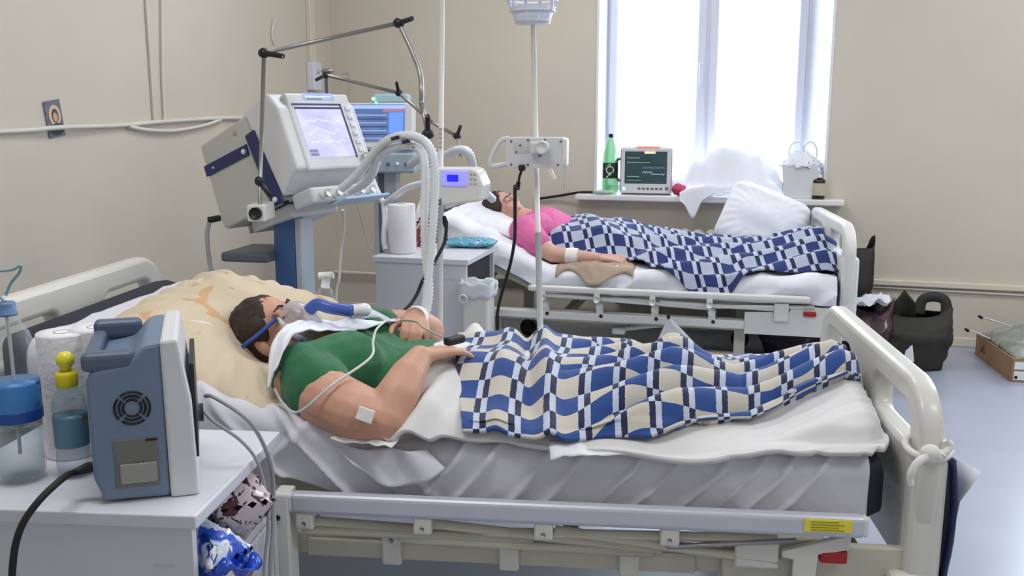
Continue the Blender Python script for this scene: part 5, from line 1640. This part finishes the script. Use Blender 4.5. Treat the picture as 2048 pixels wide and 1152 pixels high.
crumpled('candy_bag', .18, .12, .145, 'candy_print', Matrix.Translation(N1.p(-.045, .30, .487)) @ Matrix.Rotation(rad(-60), 4, 'Z') @ Matrix.Rotation(rad(-12), 4, 'Y'), 2, 'white and maroon candy bag in the niche of the foreground cabinet', 'bag')
t = thing('snack_bag', 'blue and white foil snack bag sticking out of the foreground cabinet', 'bag', M=Matrix.Translation(N1.p(-.055, .115, .487)) @ Matrix.Rotation(rad(-30), 4, 'Z'))
o = crumpled('bag_panel', .19, .10, .115, 'snack_print', Matrix.Identity(4), 7, 'x', None); o.parent = t; del o['label']
MB().grid(np.array([[(.075 + .05 * i / 9, -.055 + .10 * j / 9 + .006 * math.sin(i), .045 + .035 * math.sin(j * .7) * .6 + .012 * math.sin(i * .9 + j)) for j in range(10)] for i in range(10)])).build('crimped_end', 'foil_blue', t, solid=.002)

# ------------------------------------------------------------------ between the beds
def on_c2(u, v): return atz(u, v, .701)
b = on_c2(803, 507) + V((0, .04, 0))
t = thing('paper_roll', 'white paper towel roll standing on the cabinet between the beds', 'paper roll', b)
hh = at(803, 408, b.y).z - .701
MB().lathe([(.02, 0), (.064, 0), (.066, .004), (.066, hh - .004), (.064, hh), (.02, hh)], 32).build('paper', 'paper_roll', t)
MB().lathe([(.02, hh - .02), (.02, hh + .001), (.018, hh + .001), (.018, hh - .02)], 20).build('core', 'card_core', t)
b = on_c2(845, 496) + V((0, .06, 0))
t = thing('medicine_box', 'small red and white packet behind the hoses on the far cabinet', 'box', b, -10)
MB().box((-.03, -.02, 0), (.035, .02, .13), .004).build('carton', 'red_pack', t)
MB().box((-.02, -.015, .13), (.025, .015, .15), .006).build('lid', 'black_plastic', t)
b = on_c2(945, 497)
o = crumpled('wipes_pack', .25, .13, .05, 'wipes_print', Matrix.Translation(b + V((-.01, .05, .0))) @ Matrix.Rotation(rad(-8), 4, 'Z'), 12, 'light blue pack of wet wipes lying on the far cabinet', 'pack')
b = at(958, 640, 4.30); b.z = 0
t = thing('waste_bin', 'tall white bin with a bag over its rim beside the far cabinet', 'bin', b, -14)
zt = at(958, 575, 4.30).z
MB().box((-.06, -.06, .0), (.06, .06, zt), .012).build('bin_body', 'device_white', t)
G = np.zeros((25, 8, 3))
for i in range(25):
    a_ = 2 * PI * i / 24
    for j in range(8):
        r_ = .078 + .006 * math.sin(i * 2.2 + j) - .012 * (j / 7 > .9)
        c_, s_ = math.cos(a_), math.sin(a_); m_ = max(abs(c_), abs(s_)) ** .6
        G[i, j] = (r_ * c_ / m_, r_ * s_ / m_, zt + .03 - .07 * j / 7 + .008 * math.sin(i * 1.7))
MB().grid(G).build('bin_bag', 'plastic_film' if False else 'linen_white', t, solid=.002)
MB().tube([(-.05 + .018 * math.cos(2 * PI * i / 16), -.085, zt - .04 + .018 * math.sin(2 * PI * i / 16)) for i in range(16)], .005, 6, closed=True).build('ring', 'device_white', t)
# sheet of paper hanging from the far bed frame
t = thing('paper_sheet', 'grey printed sheet of paper hanging by one corner from the far bed', 'paper', B2.p(0, 0, 0), B2.deg)
c0 = B2.inv(at(1337, 632, 4.62)); 
P4 = [at(1337, 632, 4.60), at(1393, 690, 4.58), at(1362, 745, 4.56), at(1306, 700, 4.58)]
P4 = [B2.inv(p) for p in P4]
G = np.zeros((10, 10, 3))
for i in range(10):
    for j in range(10):
        s_, q = i / 9, j / 9
        p = P4[0].lerp(P4[1], s_).lerp(P4[3].lerp(P4[2], s_), q); G[i, j] = (p.x, p.y + .008 * math.sin(s_ * 3 + q * 2), p.z)
MB().grid(G).build('sheet', mat('print_paper', (206, 204, 212), .8, var=.12, vscale=90, stretch=(1, 1, 3)), t, solid=.001)
MB().box((-.008, -.006, -.014), (.008, .006, .01), .003, M=Matrix.Translation(P4[0])).build('clip', 'black_plastic', t)

# ------------------------------------------------------------------ on the window sill
SZ = WZ0 + .001
b = WF.p(1.935, -.03, SZ)
t = thing('soda_bottle', 'green plastic soda bottle with a dark label on the window sill', 'bottle', b, WYAW)
MB().lathe([(.0, .006), (.03, .0), (.046, .008), (.05, .03), (.05, .09), (.048, .10), (.048, .19), (.05, .20), (.049, .225), (.04, .27), (.024, .32), (.014, .345), (.0135, .36)], 28).build('bottle_body', 'green_plastic', t)
MB().lathe([(.049, .098), (.0495, .10), (.0495, .192), (.049, .194)], 28).build('label', 'bottle_label_dark', t)
g = MB(); pts = []
for i in range(26):
    a_ = rad(-40 + 300 * i / 25); r_ = .022; x_ = r_ * math.cos(a_) + .006
    pts.append((.0505 * math.sin(x_ / .05), -.0505 * math.cos(x_ / .05), .150 + r_ * math.sin(a_)))
pts += [(.0505 * math.sin((.02 - .012 * i) / .05), -.0505 * math.cos((.02 - .012 * i) / .05), .135 - .010 * i) for i in range(4)]
g.tube(pts, .0035, 6).build('label_mark', mat('mark_white', (226, 232, 226), .5), t)
MB().lathe([(.0, .375), (.014, .375), (.0155, .372), (.0155, .352), (.012, .352)], 20).build('cap', 'black_plastic', t)

t = thing('patient_monitor', 'grey patient monitor with a dark trace screen on the window sill', 'monitor', WF.p(2.0, -.06, SZ), WYAW + 2)
g = MB(); g.box((0, 0, .0), (.325, .13, .295), .022, 3); mb_ = g.build('housing', mat('mon_grey', (168, 170, 178), .4), t)
MB().box((.008, -.006, .008), (.317, .004, .287), .014, 3).build('bezel', 'device_light', mb_)
quad_screen('screen', 'screen_dark', mb_, Matrix.Translation((.032, -.0065, .068)), .262, .20)
MB().box((.10, -.004, .288), (.25, .10, .300), .006).build('alarm_bar', 'led_red', mb_)
for i in range(6): MB().box((.115 + .027 * i, -.009, .030), (.133 + .027 * i, -.004, .044), .003).build('key', 'taupe_panel', mb_)
MB().ball((.028, -.006, .036), .010, 8, sc=(1, .5, 1)).build('power_lamp', 'led_green', mb_)
MB().box((.285, -.010, .03), (.305, -.004, .05), .004).build('dial', 'taupe_panel', mb_)
MB().tube(spline([(0, .03, .22), (-.022, .03, .21), (-.028, .03, .17), (-.022, .03, .10), (0, .03, .08)], 6), .009, 8).build('side_grip', mat('grip_grey', (110, 112, 122), .4), mb_)
o = crumpled('pink_pack', .09, .07, .075, 'pink_plastic', WF.m() @ Matrix.Translation((2.365, -.085, SZ)) @ Matrix.Rotation(rad(20), 4, 'Y'), 5, 'crumpled pink plastic packet beside the monitor on the window sill', 'packet')

# heap of white linen draped over something on the sill and over its edge
t = thing('linen_heap', 'heap of white linen on the window sill hanging over its edge', 'linen', (WF.o[0], WF.o[1], 0), WYAW)
a = np.linspace(0, 1, 90)[:, None]; b = np.linspace(0, 1, 60)[None, :]
X_ = 2.385 + .605 * a + 0 * b
Yv = .17 - .36 * b + 0 * a
Zt = SZ + .012 + .265 * np.exp(-np.abs((X_ - 2.67) / .185) ** 3) * np.exp(-np.abs((Yv - .03) / .13) ** 3) + .13 * np.exp(-((X_ - 2.90) / .1) ** 2 - ((Yv - .02) / .09) ** 2) + .15 * np.exp(-((X_ - 2.45) / .07) ** 2 - ((Yv - .06) / .09) ** 2)
Zt = Zt + .045 * (ridged(X_ * 9 + Yv * 5, Yv * 8 - X_ * 3, 12) - .4) * sstep(.0, .1, a) * (1 - sstep(.9, 1, a)) + .012 * fbm(X_ * 20, Yv * 20, 5)
Zt = np.maximum(Zt, SZ + .004)
ov = np.clip(-.135 - Yv, 0, 1)
Zt = Zt - ov * (2.2 * np.exp(-((X_ - 2.47) / .055) ** 2) + .25 + .3 * np.sin(X_ * 40) ** 2)
Yv = np.where(Yv < -.135, -.14 - .25 * ov, Yv)
MB().grid(np.stack([X_, Yv, Zt], -1)).build('draped_sheet', 'linen_white', t, solid=.004)

t = thing('white_carton', 'white carton with a knotted plastic bag on top on the window sill', 'box', WF.p(3.085, -.02, SZ), WYAW)
g = MB(); g.add([(-.085, -.065, 0), (.085, -.065, 0), (.085, .065, 0), (-.085, .065, 0), (-.105, -.08, .20), (.105, -.08, .20), (.105, .08, .20), (-.105, .08, .20)],
      [(3, 2, 1, 0), (0, 1, 5, 4), (1, 2, 6, 5), (2, 3, 7, 6), (3, 0, 4, 7), (4, 5, 6, 7)], False)
g.build('carton', 'device_light', t)
G = np.zeros((30, 12, 3))
for i in range(30):
    a_ = 2 * PI * i / 29
    for j in range(12):
        q = j / 11; r_ = .105 * (1 - q) ** .6 * (1 + .14 * math.sin(i * 3 + j)) + .012
        G[i, j] = (r_ * math.cos(a_), r_ * .8 * math.sin(a_), .19 + .085 * q + .012 * math.sin(i * 2.3 + j * 1.3))
MB().grid(G).build('plastic_bag', 'linen_white', t, solid=.0015)
for s_ in (-.03, .045):
    MB().tube(spline([(s_ - .04, 0, .25), (s_ - .03, 0, .31), (s_ + .01, 0, .335), (s_ + .04, 0, .30), (s_ + .045, 0, .24)], 6), .006, 6).build('bag_handle', 'linen_white', t)
t = thing('pump_bottle', 'small dark brown pump bottle with a pale label on the window sill', 'bottle', WF.p(3.195, -.075, SZ), WYAW)
MB().lathe([(.0, 0), (.036, 0), (.038, .004), (.038, .105), (.034, .115), (.018, .122), (.016, .13)], 26).build('bottle_body', 'dark_amber', t)
MB().lathe([(.0385, .022), (.0388, .024), (.0388, .092), (.0385, .094)], 26).build('label', 'cream_label', t)
MB().lathe([(.017, .125), (.018, .128), (.018, .14), (.008, .142), (.005, .16), (.0, .16)], 18).build('pump_collar', 'device_white', t)
MB().box((-.028, -.007, .158), (.010, .007, .168), .003).build('pump_spout', 'device_white', t)
o = MB().ball((0, 0, .012), .05, 10, sc=(1.3, .9, .28)).build('clear_film', 'plastic_film')
o.matrix_world = WF.m() @ Matrix.Translation((1.90, -.095, SZ)); tag(o, 'scrap of clear film at the foot of the green bottle on the sill', 'film')


# ------------------------------------------------------------------ bags and box on the floor
def soft_bag(name, b, rz, w_, d_, h_, m, label, peaks=True, seed=1, lean=0.0, handles=None):
    t = thing(name, label, 'bag', b, rz)
    n, k = 26, 40
    G = np.zeros((n, k + 1, 3))
    for i in range(n):
        q = i / (n - 1)
        wq = w_ / 2 * (.80 + .25 * math.sin(q * PI * .62)); dq = d_ / 2 * (.92 + .18 * math.sin(q * PI * .8)) * (1 - .72 * max(0, (q - .62) / .38) ** 1.3)
        for j in range(k + 1):
            a_ = 2 * PI * (j % k) / k
            c_, s_ = math.cos(a_), math.sin(a_)
            sx = abs(c_) ** .6 * (1 if c_ > 0 else -1); sy = abs(s_) ** .6 * (1 if s_ > 0 else -1)
            cr = 1 + .22 * (float(fbm(np.array(i * .3 + seed), np.array((j % k) * .4))) - .45)
            z = q * h_
            if peaks and q > .6: z += (q - .6) / .4 * .10 * h_ * (abs(math.cos(a_)) ** 2 * 1.6 - .5 + .5 * math.sin(a_ * 3 + seed))
            G[i, j] = (wq * sx * cr + lean * q, dq * sy * cr, z)
    MB().grid(G).add([tuple(G[0, j]) for j in range(k)], [tuple(reversed(range(k)))]).build('bag_body', m, t, solid=.003)
    if handles:
        for (x0, x1, hz, y) in handles:
            pts = spline([(x0, y, h_ * .96), (x0 + .01, y, h_ + hz * .75), ((x0 + x1) / 2, y, h_ + hz), (x1 - .01, y, h_ + hz * .75), (x1, y, h_ * .96)], 6)
            g = MB(); K = len(pts); Gh = np.zeros((K, 2, 3))
            for i, p in enumerate(pts):
                tdir = (pts[min(K - 1, i + 1)] - pts[max(0, i - 1)]).normalized(); nrm = V((-tdir.z, 0, tdir.x)) * .027
                Gh[i, 0] = p + nrm; Gh[i, 1] = p - nrm
            g.grid(Gh).build('handle', m, t, solid=.004)
    return t


b = atz(1832, 742, 0) + V((0, .10, 0))
soft_bag('tote_bag', b, -10, .385, .22, .31, 'bag_olive', 'wide black tote bag with loop handles on the floor by the wall', True, 3, .0, [(.03, .165, .085, -.02)])
fl = bpy.data.objects['tote_bag']
MB().grid(np.array([[(-.17 + .19 * i / 11 , .015 * math.sin(i) - .03 * j / 7 + .02, .26 + (.13 * max(0, 1 - abs(i - 7) / 6.0) + .035) * j / 7) for j in range(8)] for i in range(12)])).build('folded_flap', 'bag_olive', fl, solid=.004)
b = WF.p(3.40, -.24, 0)
soft_bag('tall_bag', b, WYAW, .22, .20, .60, 'bag_black', 'tall narrow black bag against the wall behind the maroon bag', True, 6, .0)
b = WF.p(3.47, -.62, 0)
soft_bag('plastic_bag', b, WYAW, .24, .22, .34, 'bag_maroon', 'shiny maroon plastic bag between the black bags', True, 9, .0)
p = b + V((-.01, -.03, .36))
o = MB().grid(np.array([[(-.09 + .18 * i / 11, -.07 + .14 * j / 11, .02 * math.sin(i * 1.1 + j * .7) + .03 * i / 11) for j in range(12)] for i in range(12)])).build('white_tissue', 'linen_white', solid=.002)
o.location = p; tag(o, 'crumpled white plastic sheet on top of the maroon bag', 'plastic')
b = WF.p(3.08, -.50, 0)
soft_bag('shopping_bag', b, WYAW, .34, .24, .27, 'bag_purple', 'dark purple patterned shopping bag on the floor under the far bed', False, 12)
t = thing('paper_leaf', 'white paper leaf leaning against the wide black tote bag', 'paper', atz(1795, 740, 0) + V((0.015, -.03, .05)), -25)
MB().box((-.055, 0, 0), (.055, .002, .15), M=Matrix.Rotation(rad(-6), 4, 'X') @ Matrix.Rotation(rad(-10), 4, 'Y')).build('leaf', 'paper', t)

b0 = atz(2021, 764, 0)
t = thing('cardboard_box', 'open cardboard tray with white stickers on the floor at the right', 'box', b0, -9)
W_, D_, H_ = .42, .58, .125
for nm, lo, hi in (('front_wall', (0, 0, 0), (W_, .006, H_)), ('side_wall', (0, .006, 0), (.006, D_, H_)), ('side_wall', (W_ - .006, .006, 0), (W_, D_, H_)), ('back_wall', (.006, D_ - .006, 0), (W_ - .006, D_, H_)), ('bottom', (.006, .006, 0), (W_ - .006, D_ - .006, .006))):
    MB().box(lo, hi).build(nm, 'cardboard', t)
MB().box((.012, -.0015, .068), (.075, 0, .108)).build('sticker', 'paper', t)
MB().box((.012, -.0015, .012), (.07, 0, .058)).build('sticker', 'paper', t)
MB().box((.016, -.0022, .018), (.03, -.0014, .034)).build('sticker_print', 'rubber_black', t)
MB().tube([(-.0015, .42, .05), (-.0015, .44, .09), (-.0015, .47, .045), (-.0015, .45, .06), (-.0015, .42, .05)], .007, 6).build('printed_logo', mat('logo_brown', (120, 78, 56), .8), t)
a = np.linspace(0, 1, 50)[:, None]; b = np.linspace(0, 1, 50)[None, :]
Zf = H_ * .8 + .12 * np.sin(np.clip(a * 1.1, 0, 1) * PI) ** .5 * np.sin(b * PI) ** .5 + .05 * (ridged(a * 5 + b * 3, b * 5, 3) - .5)
o = MB().grid(np.stack([.012 + (W_ - .024) * a + 0 * b, .012 + (D_ - .024) * b + 0 * a, Zf], -1)).build('wrapped_tubing', mat('film_grey', (150, 156, 146), .25, var=.2, vscale=22, coat=.4, bump=.6, bscale=30), solid=.002)
o.location = b0; o.rotation_euler = (0, 0, rad(-9)); tag(o, 'greenish plastic wrapped tubing piled in the cardboard tray', 'tubing')
for (u, v, Y, dx) in ((1957, 634, 5.25, .10), (1930, 660, 5.2, .07)):
    p = at(u, v, Y)
    t = thing('tube_end', 'black tipped tube end poking from the cardboard tray' + (', the upper one' if dx > .08 else ', the lower one'), 'tube', p)
    MB().tube([(0, 0, .006), (.02, 0, -.006)], [.007, .009], 10).build('tip', 'rubber_black', t)
    MB().tube([(.018, 0, -.004), (.06, -.01, -.012), (.04 + dx * 1.5, -.10, -.05)], .005, 8).build('tube', 'tube_clear', t)

# ------------------------------------------------------------------ foot end of the foreground bed
t = thing('clipboard_folder', 'navy folder with a white sheet hanging outside the foreground footboard', 'folder', B1.p(2.348, .005, 0), B1.deg)
G = np.zeros((8, 14, 3))
for i in range(8):
    for j in range(14): G[i, j] = (.004 + .012 * math.sin(j * .35), .0 + .26 * i / 7, .605 - .42 * j / 13)
MB().grid(G).build('cover', 'folder_navy', t, solid=.004)
G2 = G.copy(); G2[:, :, 0] += .010; G2[:, :, 1] = G2[:, :, 1] * .8 + .02; G2[:, :, 2] -= .006
MB().grid(G2).build('cover', 'folder_navy', t, solid=.003)
G = np.zeros((10, 12, 3))
for i in range(10):
    for j in range(12):
        q = j / 11; G[i, j] = (.022 + .05 * math.exp(-(q / .12) ** 2) * (1 - i / 12) + .006 * math.sin(q * 6), .02 + .22 * i / 9, .575 - .02 * i / 9 - .40 * q)
MB().grid(G).build('paper', 'paper', t, solid=.001)
t = thing('cloth_tie', 'white gauze knotted round the near corner of the foreground footboard', 'cloth', B1.p(2.302, .028, .628), B1.deg)
MB().tube([(.047 * math.cos(a_), .047 * math.sin(a_), .012 * math.sin(a_ * 1)) for a_ in np.linspace(0, 2 * PI, 24)[:-1]], .008, 8, closed=True).build('loop', 'bandage', t)
MB().ball((-.01, -.048, .004), .018, 8, sc=(1.2, .8, 1)).ball((.012, -.046, -.004), .014, 8).build('knot', 'bandage', t)
MB().tube(spline([(-.015, -.055, 0), (-.04, -.058, -.02), (-.05, -.055, -.05), (-.045, -.05, -.07)], 6), [.009] * 12 + [.007] * 7, 8).build('loose_end', 'bandage', t)
MB().tube(spline([(.015, -.055, 0), (.03, -.05, .02), (.02, -.05, .035)], 6), .008, 8).build('loose_end', 'bandage', t)
# rumpled paper napkin on the sheet of the foreground bed and a tissue by the elbow
for (x, y, z, rz, sx, sy, lab, sd) in ((1.55, .045, .592, 10, .20, .10, 'thin white napkin lying on the sheet edge of the foreground bed', 3), (1.02, .03, .588, -12, .16, .07, 'folded white tissue under the elbow of the foreground patient', 6)):
    a = np.linspace(0, 1, 20)[:, None]; b = np.linspace(0, 1, 14)[None, :]
    yy = sy * (b - .5) + 0 * a
    zz_ = .012 * (ridged(a * 4, b * 3 + a, sd) - .3) + .012
    o = MB().grid(np.stack([sx * (a - .5) + 0 * b, yy, zz_ - .5 * np.clip(-yy - .01, 0, 1) * (1 if sd == 3 else .4)], -1)).build('napkin', 'paper', solid=.0015)
    o.location = B1.p(x, y, z); o.rotation_euler = (0, 0, rad(B1.deg + rz)); tag(o, lab, 'napkin')

# ------------------------------------------------------------------ repeats of one kind share a group
GROUPS = {'paper_roll': 'paper towel rolls', 'water_bottle': 'water bottles on the foreground cabinet', 'hospital_bed': 'hospital beds', 'mattress': 'mattresses',
          'checked_blanket': 'checked blankets', 'pillow': 'pillows', 'ventilator': 'ventilators', 'hose_arm': 'ventilator hose arms', 'drip_stand': 'drip stands',
          'infusion_pump': 'infusion pumps', 'breathing_hose': 'breathing hoses', 'bedside_cabinet': 'bedside cabinets', 'patient_monitor': 'patient monitors',
          'person': 'patients', 'power_cord': 'black power cords', 'loose_cable': 'loose cables', 'sensor_lead': 'grey sensor leads', 'tube_end': 'tube ends in the tray',
          'wall_cable': 'cables on the walls', 'wall_conduit': 'wall conduits', 'napkin': 'paper napkins', 'bandage': 'bandages'}
for ob in S.objects:
    if ob.parent is None and 'category' in ob and 'group' not in ob:
        k = ob.name.split('.')[0]
        if k in GROUPS: ob['group'] = GROUPS[k]
